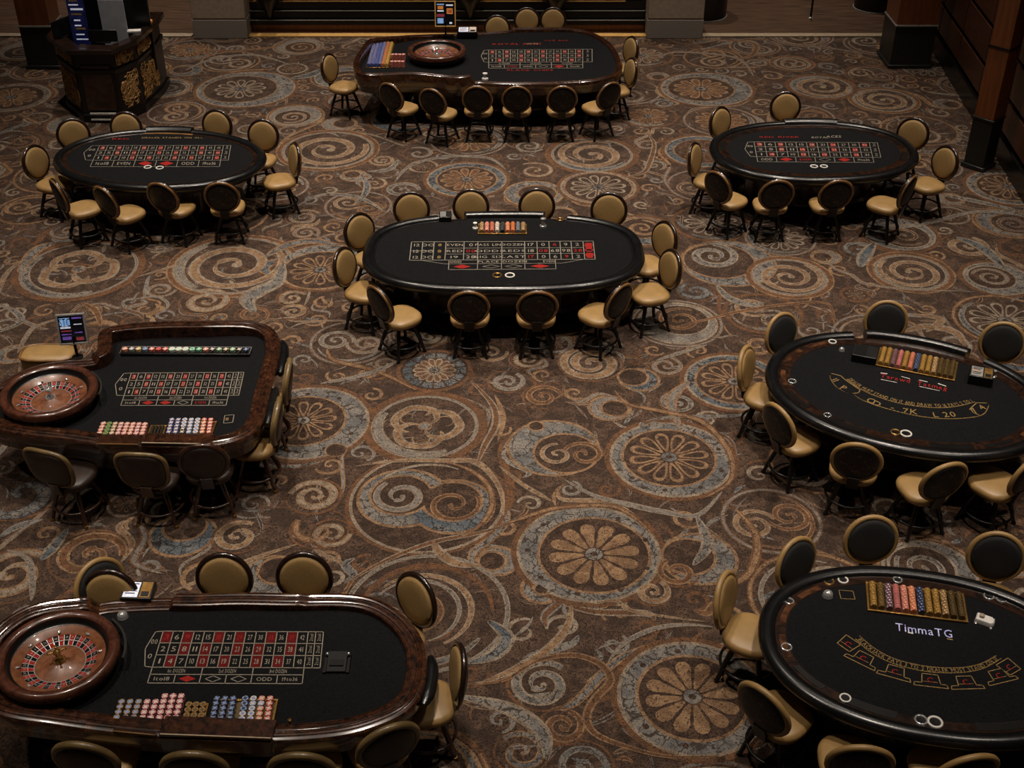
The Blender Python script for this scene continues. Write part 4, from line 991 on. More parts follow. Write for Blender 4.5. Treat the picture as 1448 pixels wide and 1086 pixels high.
pline(mb, ou, .011, 4)
pxline(mb, [(1175, 528.5), (1189, 532), (1193, 536), (1216, 552), (1214, 556), (1206, 557)], .01, 4); pxline(mb, [(1396, 570.5), (1381, 570), (1372, 578), (1376, 584), (1384, 587)], .009, 4)
def ptext(mb, px, py, s, size, mi, deg, width=None):
    o = P(px, py, HF)+Vector((0, 0, FZ+.002)); c_, s_ = cos(R(deg)), sin(R(deg))
    text(mb, s, lambda x, y: o+Vector((x*c_-y*s_, x*s_+y*c_, 0)), size, mi, width)
for x, y, s, d in ((1181, 538, 'll', -60), (1193, 549, 'P', -45), (1231, 567, 'C', -35), (1240, 571, 'D', -32), (1262, 576.5, '-', -20), (1287, 582, '7K', -14), (1323, 587, 'L', -4), (1342, 586.5, '20', 4), (1377, 581, '7', 30), (1388, 576.5, '4', 30)): ptext(mb, x, y, s, .085, 4, d)
for x, y, s in ((1266, 535.5, 'Tarawd'), (1318, 546, 'Tatmag')):
    dg = -21
    ptext(mb, x, y, s, .075, 1, dg, .30)
pxline(mb, [(1246, 528), (1254, 529)], .012, 6); pxline(mb, [(1275, 533), (1286, 536)], .009, 6); pxline(mb, [(1246, 537), (1268, 541.5)], .006, 6); pxline(mb, [(1300, 538), (1311, 540.5)], .009, 6); pxline(mb, [(1327, 543), (1337, 546.5)], .012, 6); pxline(mb, [(1300, 547), (1328, 553)], .006, 6)
prints(mb, T7)
mb = MB()
hi = pcat([(1215.5, 900), (1236, 917), (1264.5, 932), (1307.6, 942.5), (1351, 945), (1384, 940), (1408, 928)])
lo = pcat([(1210, 904.5), (1230, 922), (1261, 938), (1306, 949.5), (1352, 952), (1388, 946.5), (1415, 932)])
pline(mb, hi, .008, 4); pline(mb, lo, .008, 4); arctext(mb, [(a_+b_)/2 for a_, b_ in zip(lo, hi)], 'BLACKJACK PAYS 3 TO 2 DEALER MUST STAND ON 17', .038, 4)
for x, y, dg in ((1199, 911, -50), (1220, 931, -38), (1265, 950, -22), (1315, 962, -9), (1365, 965, 2), (1412, 956, 16), (1427, 944, 32)):
    o = P(x, y, HF)+Vector((0, 0, FZ+.0014)); c_, s_ = cos(R(dg)), sin(R(dg))
    g = lambda a_, b_: o+Vector((a_*c_-b_*s_, a_*s_+b_*c_, 0))
    if (x, y) in ((1199, 911), (1427, 944)): pl = [(-.06, -.06), (.06, -.06), (.07, .07), (-.07, .07)]
    else: pl = [(-.13, -.07), (.13, -.07), (.12, -.035), (.075, -.035), (.065, .06), (.02, .06), (-.055, .06), (-.065, -.035), (-.12, -.035)]
    pline(mb, [g(*q) for q in pl+[pl[0]]], .007, 4); pline(mb, [g(q*.9, -.02) for q in (-.06, .06)], .004, 4)
    ptext(mb, x, y, 'C', .05, 1, dg)
ptext(mb, 1306, 892, 'TimmaTG', .088, 5, -11, .44)
pxline(mb, [(1285, 895), (1290, 896)], .014, 6); pxline(mb, [(1340, 904), (1346, 905)], .012, 4)
pxline(mb, [(1186, 835), (1206, 836.5), (1209, 848), (1189, 847), (1186, 835)], .005, 4)
prints(mb, T8)
# wooden roulette tables ----------------------------------------------------------
T1 = wood_table('roulette_table', 'wooden roulette table with a flat left end, farthest back in front of the bar', [(519, 55.5, .1), (518, 57, .1), (502, 100, .12), (503, 101.5, .12), (586, 104, .12), (667, 107.5, .12), (669, 117, 0), (700, 118, 0), (750, 118.5, 0), (803, 117, 0), (849, 112.7, 0), (872, 106, 0), (880, 94.5, 0), (876, 78, 0), (866, 63, 0), (849, 50.5, 0), (826, 42.5, 0), (799, 39, .02), (760, 39, .02), (722, 40, .02), (719, 43.5, -.02), (685, 46, -.02), (640, 48, 0), (596, 49, .02), (522, 55, .1)], (690, 84), ring_in=.10)
T1.bt = bt_words(('1to18', 'EVEN', 'ODD', 'O', 'R', '19to36'), (1,))
f = quad((691, 71), (824, 70), (824, 88), (691, 88.5)); roulette(T1, f, 13, .46, .08, .10, seed=4, redcell='red', lw=.009)
mb = MB(); uvtext(mb, f, 'ROYAL REDS', .3, -.48, .08, 1, .85); uvtext(mb, f, 'WIN', .46, -.48, .09, 0, .2); uvtext(mb, f, 'red ace', .72, -.75, .07, 1, .4); uvtext(mb, f, 'PLACE CHIPS', .44, 1.62, .06, 1, .8)
prints(mb, T1)
T5 = wood_table('roulette_table', 'square-ended wooden roulette table with a raised back wall, at the left of the room', [(129, 507, .03), (131, 500, .10), (141, 465, .10), (144, 462.5, .10), (168, 458, .10), (226, 453, .10), (290, 452, .10), (345, 452, .08), (374, 456, .06), (391, 467, .04), (396, 484, .03), (393, 510, .02), (387, 530, .02), (378, 565, .02), (371, 594, .02), (359, 611, .02), (336, 623, .02), (306, 629, .02), (258, 631, .02), (200, 628.5, .02), (197, 631, .0), (138, 630, .0), (135, 626, .03), (97, 620, .03), (32, 613, .03), (-5, 606, .03), (-32, 590, .03), (-42, 565, .03), (-25, 548, .05), (0, 538, .05), (32, 522, .05), (64, 512, .05), (100, 508, .05)], (200, 550))
arm_pad(T5, (400, 478), (392, 524)); arm_pad(T5, (388, 545), (378, 596))
T5.bt = bt_words(('1to18', 'R', 'R', 'O', 'EVEN', '19to36'), (4,))
f = quad((186, 528), (330.5, 527), (323, 559.5), (175.5, 560)); roulette(T5, f, 14, .42, .12, .10, rcols=2, seed=5, redcell='red')
mb = MB(); pxline(mb, [(318, 588), (331, 587), (329, 598), (316, 599), (318, 588)], .006); uvtext(mb, f, '8', 1.04, 1.98, .05, 4)
prints(mb, T5)
T6 = wood_table('roulette_table', 'large wooden roulette table with a rounded right end, at the lower left', [(-38, 950, .03), (-28, 905, .06), (0, 878, .08), (30, 858, .08), (76, 846, .08), (122, 843, .08), (130, 845.5, .06), (136, 851, -.02), (170, 847, -.02), (225, 844, -.02), (247, 843.5, -.02), (249, 837.5, .03), (340, 836, .03), (431, 837.2, .03), (433, 838.4, .02), (480, 837.5, .02), (528, 843, .02), (564, 862, .02), (588, 886, .02), (601, 910, .02), (604, 940, .02), (599, 970, .02), (589, 994, .02), (570, 1010, .02), (540, 1023, .02), (510, 1034, .02), (450, 1043.5, .02), (388, 1047, .02), (310, 1045, .02), (226, 1041, .02), (157, 1034.5, .02), (100, 1027, .025), (61, 1021, .03), (20, 1016, .03), (-8, 1009, .03), (-32, 990, .03)], (300, 940))
def ledge(T, name, p0, p1, d, z0, z1, m, out=.012):
    a_, e_ = P(p0[0], p0[1], .81)-T.loc, P(p1[0], p1[1], .81)-T.loc; u_ = (e_-a_); u_.z = 0; l = u_.length; u_.normalize(); v_ = Vector((-u_.y, u_.x, 0))
    mm = Matrix(((u_.x, v_.x, 0, a_.x), (u_.y, v_.y, 0, a_.y), (0, 0, 1, 0), (0, 0, 0, 1)))
    b = MB(); b.box(0, -out, z0, l, d, z1, 0, mm)
    if m == 'wood': b.box(.0, -out-.012, z0+.03, l, -out, z1-.035, 0, mm)
    b.build(name, M[m], T.o, bev=.007)
    b = MB(); b.box(.01, -out-.004, z1-.006, l-.01, -out+.006, z1+.004, 0, mm); b.build('edge_strip', M['sill' if m == 'wood' else 'tanwood'], T.o)  # pale strip paints the front ledge's edge highlight; drop slot gets a gold line
ledge(T6, 'front_ledge', (226, 1041), (386, 1047), .165, .66, .842, 'wood'); ledge(T6, 'drop_slot', (160, 1035), (222, 1041), .15, .70, .824, 'wooddark', .008)
ledge(T5, 'front_ledge', (200, 629), (300, 631), .15, .68, .84, 'wood'); ledge(T5, 'drop_slot', (138, 629), (196, 630), .15, .70, .824, 'wooddark', .008)
arm_pad(T6, (611, 925), (600, 992))
T6.bt = bt_words(('1to18', 'R', 'O', 'O', 'ODD', '19to36'))
f = quad((231, 893), (436, 894), (430, 945), (215.5, 944)); roulette(T6, f, 14, .42, .085, .105, rcols=2, seed=6)

for T in FELTS: T.felt.build('felt', [M['felt']]+[M[q] for q in PM], T.o, 30)
# roulette wheels ---------------------------------------------------------------------
def wheel(px, py, label, sc_=1.0, rot=0):
    c = P(px, py, HF+.17); t = thing('roulette', label, 'roulette wheel', (c.x, c.y, HF+FZ+.001), R(rot)); t.scale = (sc_,)*3
    b = MB(); b.lathe([(.36, 0), (.40, .012), (.425, .05), (.44, .058), (.445, .10), (.46, .105)], 56, cap0=True); b.build('bowl', M['wooddark'], t, 30)
    b = MB(); b.lathe([(.455, .106), (.466, .115), (.468, .165), (.455, .183), (.43, .188), (.40, .184), (.388, .17)], 56); b.build('rim', M['woodred'], t, 45)
    b = MB(); b.lathe([(.388, .171), (.375, .135), (.362, .12), (.352, .118)], 56); b.build('ball_track', M['black'], t)
    b = MB(); b.lathe([(.354, .119), (.345, .113), (.288, .088), (.283, .083)], 56); b.build('bowl_slope', M['woodbowl'], t)
    for k in range(8):
        a = 2*PI*k/8+.2; b = MB(); mm = Matrix.Translation((.305*cos(a), .305*sin(a), .102)) @ Matrix.Rotation(a+(PI/2 if k % 2 else 0), 4, 'Z') @ Matrix.Diagonal((2.0, 1, 1, 1))
        b.lathe([(.011, 0), (.009, .006), (.001, .009)], 8, mi=0, M=mm); b.build('deflector', M['chrome'], t)
    b = MB(); n = 38
    for r0, z0, r1, z1, k0 in ((.283, .082, .24, .069, 0), (.234, .067, .197, .052, 1)):
        for k in range(n):
            a0, a1 = 2*PI*k/n, 2*PI*(k+.86)/n
            b.add([(r0*cos(a0), r0*sin(a0), z0), (r0*cos(a1), r0*sin(a1), z0), (r1*cos(a1), r1*sin(a1), z1), (r1*cos(a0), r1*sin(a0), z1)], [(0, 1, 2, 3)], k % 2)
            if k0 == 0:
                am = (a0+a1)/2; rm = (r0+r1)/2; uu = Vector((-sin(am), cos(am), 0)); vv = Vector((cos(am), sin(am), .3)); o = Vector((rm*cos(am), rm*sin(am), (z0+z1)/2+.0015))
                text(b, str((k*5) % 37), lambda x, y: o-uu*x*1+vv*y*1 if False else o+Vector((sin(am), -cos(am), 0))*x+vv*y, .018, 4, .022)
    b.lathe([(.2835, .0815), (.24, .0685), (.24, .0705), (.234, .0695), (.234, .0665), (.197, .0515), (.197, .055), (.191, .055), (.191, .047)], 56, mi=3)
    b.build('number_ring', [M['red'], M['blackp'], M['k_green'], M['steel'], M['line']], t, 20)
    b = MB(); b.lathe([(.191, .050), (.15, .056), (.06, .083), (.045, .09)], 48); b.build('wheel_cone', M['woodbowl'], t)
    b = MB(); b.lathe([(.052, .086), (.05, .10), (.032, .115), (.02, .13), (.018, .16), (.03, .172), (.034, .186), (.022, .2), (.012, .206), (.014, .22), (.008, .232), (.001, .234)], 24)
    for k in range(4):
        a = PI/2*k+.4; b.tube([(.02*cos(a), .02*sin(a), .183), (.062*cos(a), .062*sin(a), .188)], .008, 8); b.lathe([(.001, -.012), (.012, 0), (.001, .012)], 10, (.066*cos(a), .066*sin(a), .188))
    b.build('turret', M['brass'] if rot == 5 else M['chrome'], t, 50)
    for k in range(28):
        pass
    return t
wheel(81, 924, 'big mahogany roulette wheel on the left end of the large roulette table', 1.0, 5)
wheel(69, 553, 'mahogany roulette wheel on the left of the square-ended roulette table', 1.03, 20)
wheel(617.5, 71, 'dark roulette wheel on the far roulette table beside the red chip stacks', 1.06, 40)

# chips ------------------------------------------------------------------------------------
CM_ = {}
def stack_mesh(colr, spot, r, h, n):
    key = (colr, spot, round(r, 4), round(h, 4))
    if key in CM_: return CM_[key]
    b = MB(); N = 16
    for k in range(n):
        z0, z1 = h*k/n, h*(k+.93)/n
        for i in range(N):
            a0, a1 = 2*PI*i/N+k*.35, 2*PI*(i+1)/N+k*.35
            b.add([(r*cos(a0), r*sin(a0), z0), (r*cos(a1), r*sin(a1), z0), (r*cos(a1), r*sin(a1), z1), (r*cos(a0), r*sin(a0), z1)], [(0, 1, 2, 3)], 1 if i % 4 == 0 else 0)
    z = h*(n-.07)/n
    for i in range(N):
        a0, a1 = 2*PI*i/N+n*.35, 2*PI*(i+1)/N+n*.35
        pr = [(cos(a0), sin(a0)), (cos(a1), sin(a1))]
        for r0, r1, mi in ((1, .66, 1 if i % 4 == 0 else 0), (.66, .56, 0), (.56, .0001, 1)):
            b.add([(pr[0][0]*r*r0, pr[0][1]*r*r0, z), (pr[1][0]*r*r0, pr[1][1]*r*r0, z), (pr[1][0]*r*r1, pr[1][1]*r*r1, z), (pr[0][0]*r*r1, pr[0][1]*r*r1, z)], [(0, 1, 2, 3)], mi)
    CM_[key] = b.mesh('chip_stack', [M['k_'+colr], M['k_'+spot]], 20); return CM_[key]
ORD = ('first', 'second', 'third', 'fourth', 'fifth', 'sixth', 'seventh', 'eighth', 'ninth', 'tenth', 'eleventh', 'twelfth', 'thirteenth')
ROWN = {4: ('back row', 'second row from back', 'second row from front', 'front row'), 5: ('back row', 'second row from back', 'middle row', 'second row from front', 'front row'), 3: ('back row', 'middle row', 'front row'), 1: ('row',), 2: ('back row', 'front row')}
WORDS = {'cream': 'cream', 'paleblue': 'pale blue', 'darkgold': 'dark gold', 'ink': 'black'}
def stack(pos, colr, spot, r, h, n, label, group):
    o = link('chip_stack', stack_mesh(colr, spot, r, h, n)); o.location = pos; o.rotation_euler = (0, 0, random.uniform(0, 1))
    return tag(o, label, 'chips', group)
def block(TL, TR, BR, BL, cols, rows, where, group, h=.05, n=5, zoff=0.0, rad=None, o0=0):
    """cols: list of (colour, spot); stacks standing in a grid, px corners are the outermost stack centres"""
    f = quad(TL, TR, BR, BL, HF+zoff); nc = len(cols)
    r = rad or min(f.w/max(1, nc-1), f.h/max(1, rows-1))*.49
    for i, cs in enumerate(cols):
        for j in range(rows):
            cc = cs[j] if isinstance(cs, list) else cs
            if cc is None: continue
            p = f(i/max(1, nc-1), j/max(1, rows-1), .0015)
            stack(p, cc[0], cc[1], r, h, n, '%s stack, %s from left, %s, %s' % (WORDS.get(cc[0], cc[0]), ORD[i+o0], ROWN[rows][j], where), group)
def tray(name, label, TL, TR, BR, BL, h=HF, frame='brass', fw=.018, depth=.02, inner='ink', z=0.0):
    a_, b_, c_, d_ = (P(x, y, h+depth*.8) for x, y in (TL, TR, BR, BL)); c = (a_+b_+c_+d_)/4
    ux = ((b_-a_)+(c_-d_)); ux.z = 0; ux.normalize(); uy = Vector((-ux.y, ux.x, 0))
    w = ((b_-a_).dot(ux)+(c_-d_).dot(ux))/2; dd = ((a_-d_).dot(uy)+(b_-c_).dot(uy))/2
    t = thing(name, label, 'chip tray', (c.x, c.y, h+FZ+z+.001), math.atan2(ux.y, ux.x))
    x, y = w/2, dd/2; b = MB()
    for q in ((-x, -y, x, -y+fw), (-x, y-fw, x, y), (-x, -y+fw, -x+fw, y-fw), (x-fw, -y+fw, x, y-fw)): b.box(q[0], q[1], 0, q[2], q[3], depth)
    b.build('frame', M[frame], t, bev=.003)
    b = MB(); b.box(-x+fw, -y+fw, 0, x-fw, y-fw, .004); b.build('tray_bed', M['k_'+inner], t)
    t_ = Table(); t_.o = t; t_.w = w-2*fw; t_.d = dd-2*fw; t_.c = c; t_.a = math.atan2(ux.y, ux.x); t_.z = h+FZ+z+.001
    return t_
RM = {}
def row_mesh(colr, spot, r, L_):
    key = (colr, spot, round(r, 3), round(L_, 3))
    if key in RM: return RM[key]
    b = MB(); n = max(6, int(L_/.0125)); rnd = random.Random(len(RM))
    for k in range(n):
        y0, y1 = -L_/2+L_*k/n, -L_/2+L_*(k+.86)/n
        rr = r*rnd.uniform(.9, 1.0); lp = [[Vector((rr*cos(2*PI*i/14), y, r+rr*sin(2*PI*i/14))) for i in range(14)] for y in (y0, y1)]
        b0 = len(b.f); b.loft(lp, 0, True, True, True)
        for q in range(b0, b0+14):
            if (q-b0+k*2) % 5 == 0: b.m[q] = 1
    RM[key] = b.mesh('chip_row', [M['k_'+colr], M['k_'+spot]], 30); return RM[key]
def rows_in(T, cols, where, group, r=None):
    n = len(cols); pitch = T.w/n; r = r or pitch*.44
    for i, cc in enumerate(cols):
        if cc is None: continue
        o = link('chip_row', row_mesh(cc[0], cc[1], r, T.d*.94)); lx = -T.w/2+pitch*(i+.5)
        o.location = (T.c.x+lx*cos(T.a), T.c.y+lx*sin(T.a), T.z+.0045); o.rotation_euler = (0, 0, T.a)
        tag(o, '%s chip row, %s from left in %s' % (WORDS.get(cc[0], cc[0]), ORD[i], where), 'chips', group)
g_ = ('gold', 'paleblue'); p_ = ('pink', 'cream')
block((174, 1000), (198, 1000), (191, 1022), (167, 1022), [g_, g_, g_], 4, 'gold block, large roulette table', 'chip stacks on the large roulette table', .06, 6)
block((210, 1000), (222, 1000), (215, 1022.5), (203.5, 1022.5), [p_, p_], 4, 'short pink block, large roulette table', 'chip stacks on the large roulette table', .06, 6)
block((235, 992), (258, 992), (250, 1022.5), (227, 1022.5), [p_, p_, p_], 5, 'tall pink block, large roulette table', 'chip stacks on the large roulette table', .06, 6)
tr = tray('chip_tray', 'small brass tray of gold chips on the large roulette table', (264, 995), (294, 995), (289, 1029), (258, 1029))
block((268, 1000), (288, 1000), (284, 1023), (263, 1023), [('gold', 'darkgold')]*3, 4, 'small tray, large roulette table', 'gold chip stacks in the brass tray', .03, 3, .006)
tr = tray('chip_tray', 'wide brass framed chip tray on the large roulette table', (302, 989), (391.5, 989), (388, 1031), (294, 1031), inner='darkgold')
nv, wb, cw, ro, re_ = ('navy', 'paleblue'), ('paleblue', 'cream'), ('cream', 'paleblue'), ('orange', 'cream'), ('red', 'cream')
block((308, 994), (331, 994), (326, 1022), (302, 1022), [nv, nv, nv], 5, 'wide tray, large roulette table', 'chip stacks in the wide brass tray', .05, 5, .006)
block((348, 994), (383, 994), (379, 1023), (343, 1023), [[('paleblue', 'navy')]*3+[cw]*2, [cw, ('paleblue', 'cream'), cw, cw, cw], [ro, wb, ro, ro, ro], [re_]*5], 5, 'wide tray, large roulette table', 'chip stacks in the wide brass tray', .05, 5, .006, None, 3)
sg, pk, gd = ('salmon', 'cream'), ('pink', 'cream'), ('gold', 'cream')
block((147.5, 604), (206, 605), (202, 618), (142, 617.5), [sg, ('green', 'gold'), gd, pk, sg, sg, pk, sg], 4, 'block on square-ended table', 'chip stacks on the square-ended roulette table', .045, 5, 0, .027)
tr = tray('chip_tray', 'small brass tray of dark chips on the square-ended roulette table', (211, 602), (235, 601.5), (231, 621), (208, 621))
rows_in(tr, [('ink', 'darkgold')]*4, 'the small tray of the square-ended roulette table', 'dark chip rows in the small tray')
tr = tray('chip_tray', 'wide brass chip tray on the square-ended roulette table', (239, 596), (304, 596), (301, 622), (235, 621), inner='ink')
block((244, 598.5), (299, 598.5), (296, 616), (239.5, 616), [('blue', 'cream'), ('blue', 'cream'), [cw, cw, cw, ('ink', 'cream'), ('ink', 'cream')], wb, cw, [re_, ro, ro, ro, ro], re_], 5, 'wide tray, square-ended table', 'chip stacks in the wide tray of the square-ended table', .045, 5, .006)
# long display rack along the back of the square-ended table
c0, c1 = P(172, 497, HF+.03), P(354, 498, HF+.03); t = thing('chip_rack', 'long black rack of single coloured chip stacks along the back of the square-ended table', 'chip rack', ((c0.x+c1.x)/2, c0.y, HF+FZ+.001), math.atan2(c1.y-c0.y, c1.x-c0.x))
hw = (c1-c0).length/2; b = MB(); b.box(-hw, -.065, 0, hw, .065, .035); b.build('rack_body', M['black'], t, bev=.004)
b = MB()
for q in ((-hw, .06, hw, .068), (-hw-.004, -.065, -hw, .068), (hw, -.065, hw+.004, .068)): b.box(q[0], q[1], .036, q[2], q[3], .045)
b.build('rack_edge', M['steel'], t)
for i, cc in enumerate([('orange', 'cream'), ('grey', 'cream'), ('yellow', 'cream'), ('grey', 'paleblue'), ('red', 'cream'), ('red', 'pink'), ('red', 'cream'), ('mint', 'cream'), ('cream', 'mint'), ('cream', 'mint'), ('mint', 'green'), ('green', 'mint'), ('salmon', 'cream'), ('ink', 'cream'), ('green', 'cream'), ('darkgold', 'cream'), ('green', 'cream'), ('ink', 'cream'), ('ink', 'paleblue')]):
    k = i/18; p = c0.lerp(c1, .03+.94*k)
    names = ('first', 'second', 'third', 'fourth', 'fifth', 'sixth', 'seventh', 'eighth', 'ninth', 'tenth', 'ninth from the right', 'eighth from the right', 'seventh from the right', 'sixth from the right', 'fifth from the right', 'fourth from the right', 'third from the right', 'second from the right', 'rightmost')
    stack((p.x, p.y, HF+FZ+.037), cc[0], cc[1], .036 if 7 <= i <= 9 else .031, .03, 3, '%s chip stack, %s in the long black rack' % (WORDS.get(cc[0], cc[0]), names[i]+(' from the left' if i < 10 else '')), 'chips in the long black rack')
# far table chips
tr = tray('chip_tray', 'tray of blue and yellow chip rows at the left end of the far roulette table', (525, 62), (557, 62), (551, 96), (519, 96), frame='brass', fw=.012)
rows_in(tr, [('blue', 'cream'), ('blue', 'cream'), ('blue', 'paleblue'), ('blue', 'cream'), ('orange', 'green'), ('yellow', 'gold')], 'the tray on the far roulette table', 'chip rows on the far roulette table', .034)
block((555.5, 85), (571, 85), (570, 95), (554.5, 95), [re_]*4, 2, 'red group, far roulette table', 'red chip stacks on the far roulette table', .10, 9, 0, .034)
# chip trays of the dealers
tr = tray('chip_tray', 'small brass framed chip tray at the back of the centre table', (676, 317), (745, 317), (745, 331), (676, 331), fw=.014)
rows_in(tr, [('gold', 'cream'), ('salmon', 'cream'), ('salmon', 'darkgold'), ('cream', 'darkgold'), ('ink', 'grey'), ('orange', 'cream'), ('orange', 'gold'), ('grey', 'darkgold'), ('gold', 'cream')], 'the tray of the centre table', 'chip rows in the centre table tray')
tr = tray('chip_tray', 'brass framed chip tray at the back of the upper card table', (1244, 491), (1354, 513), (1351, 539), (1238, 517), inner='darkgold')
G1 = ('gold', 'yellow'); DG = ('darkgold', 'ink')
rows_in(tr, [G1, G1, ('purple', 'gold'), ('pink', 'gold'), G1, ('salmon', 'gold'), ('navy', 'paleblue'), G1, G1, ('gold', 'cream'), DG, DG, DG], 'the tray of the upper card table', 'chip rows in the upper card table tray')
tr = tray('chip_tray', 'brass framed chip tray at the back of the lower card table', (1224, 823), (1364, 840), (1368, 881), (1226, 863), inner='darkgold')
rows_in(tr, [G1, ('darkgold', 'gold'), ('purple', 'cream'), ('pink', 'gold'), ('salmon', 'cream'), ('orange', 'cream'), ('navy', 'paleblue'), G1, G1, ('gold', 'cream'), DG, DG], 'the tray of the lower card table', 'chip rows in the lower card table tray')

# devices and small things ---------------------------------------------------------------
def sign(px, py, hbase, label, w, h_, pole, rz, seed):
    c = P(px, py, hbase); t = thing('display_sign', label, 'display screen', (c.x, c.y, hbase+FZ+.001), R(rz))
    b = MB(); b.lathe([(.06, 0), (.06, .01), (.02, .018)], 18, cap0=True, cap1=True); b.build('foot', M['blackmetal'], t)
    b = MB(); b.tube([(0, 0, .015), (0, 0, pole+.1)], .016, 10); b.build('pole', M['blackmetal'], t)
    tl = Matrix.Translation((0, 0, pole)) @ Matrix.Rotation(R(-14), 4, 'X')
    b = MB(); x = w/2
    for q in ((-x, 0, x, .02), (-x, h_-.02, x, h_), (-x, .02, -x+.02, h_-.02), (x-.02, .02, x, h_-.02)): b.box(q[0], -.018, q[1], q[2], .018, q[3], 0, tl)
    b.box(-x+.004, .0, .004, x-.004, .016, h_-.004, 0, tl)
    b.build('screen_frame', M['goldsill' if seed == 1 else 'steel'], t, bev=.003)
    b = MB(); b.box(-x+.02, -.012, .02, x-.02, -.004, h_-.02, 0, tl)
    def bar(u0, v0, u1, v1, mi): b.box(-x+.02+(w-.04)*u0, -.0135, .02+(h_-.04)*v0, -x+.02+(w-.04)*u1, -.012, .02+(h_-.04)*v1, mi, tl)
    def word(s, u_, v_, sz, mi, wd):
        text(b, s, lambda xx, yy: tl @ Vector((-x+.02+(w-.04)*u_+xx, -.0142, .02+(h_-.04)*v_+yy)), sz, mi, wd)
    if seed == 1:
        for q in ((.06, .88, .44, .93, 1), (.55, .84, .92, .9, 2), (.1, .7, .4, .84, 5), (.08, .6, .42, .66, 2), (.04, .38, .46, .5, 3), (.08, .1, .4, .32, 1), (.58, .5, .9, .74, 5), (.62, .55, .86, .68, 3), (.72, .08, .86, .16, 2)): bar(*q)
    else:
        for q in ((.05, .62, .46, .93, 1), (.55, .88, .94, .94, 4), (.05, .54, .46, .6, 2), (.06, .42, .48, .47, 3), (.06, .3, .46, .34, 4), (.08, .12, .48, .24, 4), (.6, .66, .92, .69, 2), (.6, .35, .9, .39, 4), (.62, .08, .92, .2, 3)): bar(*q)
        word('STC', .255, .77, .09, 0, .11)
    b.build('screen', [M[q] for q in ('screen', 'e_blue', 'e_white', 'e_red', 'e_violet', 'e_orange')], t, 20)
    return t
sign(110, 506, HF, 'small tilted screen on a black pole behind the left roulette wheel', .30, .34, .17, 8, 2)
sign(630.5, 56.5, HF, 'small brass framed screen on a pole behind the far roulette wheel', .37, .44, .23, 0, 1)
def device(px, py, rz, label, w, d, h, c1, c2, dz=0, name='card_shuffler'):
    c = P(px, py, HF+dz); t = thing(name, label, 'card shuffler', (c.x, c.y, HF+FZ+.001+dz), R(rz))
    b = MB(); b.loft([[Vector((x*w/2, y*d/2, z+(.0 if z == 0 else y*.012))) for x, y in ((-1, -1), (1, -1), (1, 1), (-1, 1))] for z in (0, h)], 0, True, True, True); b.build('casing', M['black'], t, bev=.006)
    def lay(x0, x1, y0, y1, dz): return [Vector((x*w/2, y*d/2, h+y*.012+dz)) for x, y in ((x0, y0), (x1, y0), (x1, y1), (x0, y1))]
    b = MB(); b.poly(lay(-.85, .1, -.85, .8, .002), 0)
    if c2:
        for k in range(5): b.poly(lay(-.75, -.0 - .1*(k % 3), .55-.26*k, .65-.26*k, .003), 1 if k != 2 else 2)
    b.build('touch_screen', [M[c1], M['screen'], M['e_orange']], t)
    if c2:
        b = MB(); b.poly(lay(.2, .88, -.85, .85, .002), 0); b.poly(lay(.3, .78, -.75, -.2, .003), 1); b.build('card_slot', [M[c2], M['black']], t)
    return t
device(197, 843, -2, 'black card shuffler with a white screen on the back edge of the large roulette table', .26, .19, .07, 'e_white', 'brass')
device(661, 49, 0, 'black card shuffler with a white screen behind the far roulette wheel', .36, .24, .09, 'e_white', 'k_cream', .05)
device(630, 311, 2, 'small black shuffler with a chrome top at the back of the centre table', .16, .14, .08, 'chrome', None)
device(1222, 508, -20, 'plain black card box to the left of the upper card table tray', .26, .20, .10, 'blackmetal', None)
device(1385, 540, -20, 'black card shuffler with a lit top to the right of the upper card table tray', .24, .18, .12, 'steel', 'brass')
c = P(477, 940, HF); t = thing('card_shoe', 'black card shoe lying on the felt of the large roulette table', 'card shoe', (c.x, c.y, HF+FZ+.001))
b = MB(); b.loft([[Vector((x*.075, y*.095, z+(0 if z == 0 else (y+1)*.012))) for x, y in ((-1, -1), (1, -1), (1, 1), (-1, 1))] for z in (0, .025)], 0, True, True, True); b.build('body', M['blackfab'], t, bev=.005)
b = MB(); b.box(-.055, -.05, .037, .055, .01, .044); b.build('card_mouth', M['black'], t)
for sx in (-1, 1):
    b = MB(); b.box(sx*.09-.012, -.10, 0, sx*.09+.012, .09, .02); b.box(sx*.082-.014, .06, .02, sx*.082+.014, .085, .04); b.build('side_rail', M['black'], t, bev=.003)
    b = MB(); b.lathe([(.012, 0), (.008, .008), (.001, .01)], 10, (sx*.084, .075, .041)); b.build('screw', M['chrome'], t)
def turned(name, px, py, label, catg, prof, m, h=HF, parts=None):
    c = P(px, py, h); b = MB(); b.lathe(prof, 24, cap0=True); o = b.build(name, M[m], None, 50); o.location = (c.x, c.y, h+FZ+.0015); return tag(o, label, catg)
dome = [(.045, 0), (.047, .006), (.044, .012), (.042, .03), (.034, .048), (.018, .058), (.001, .061)]
turned('glass_dome', 174, 874, 'clear glass dome on the felt right of the big roulette wheel', 'glass dome', dome, 'chrome')
turned('glass_dome', 1170, 844, 'small chrome dome on the felt at the back left of the lower card table', 'glass dome', dome, 'chrome')
turned('glass_dome', 1190, 497, 'small bright dome on the felt at the back left of the upper card table', 'glass dome', [(r*.7, z*.8) for r, z in dome], 'chrome')
mk = [(.035, 0), (.035, .02), (.018, .03), (.014, .06), (.026, .07), (.026, .085), (.001, .095)]
turned('win_marker', 411, 1028, 'small brass marker beside the wide brass tray on the large roulette table', 'marker', [(r*.6, z*.9) for r, z in mk], 'brass')
turned('win_marker', 686, 113, 'white turned marker near the front edge of the far roulette table', 'marker', [(r*1.5, z*1.3) for r, z in mk], 'white')
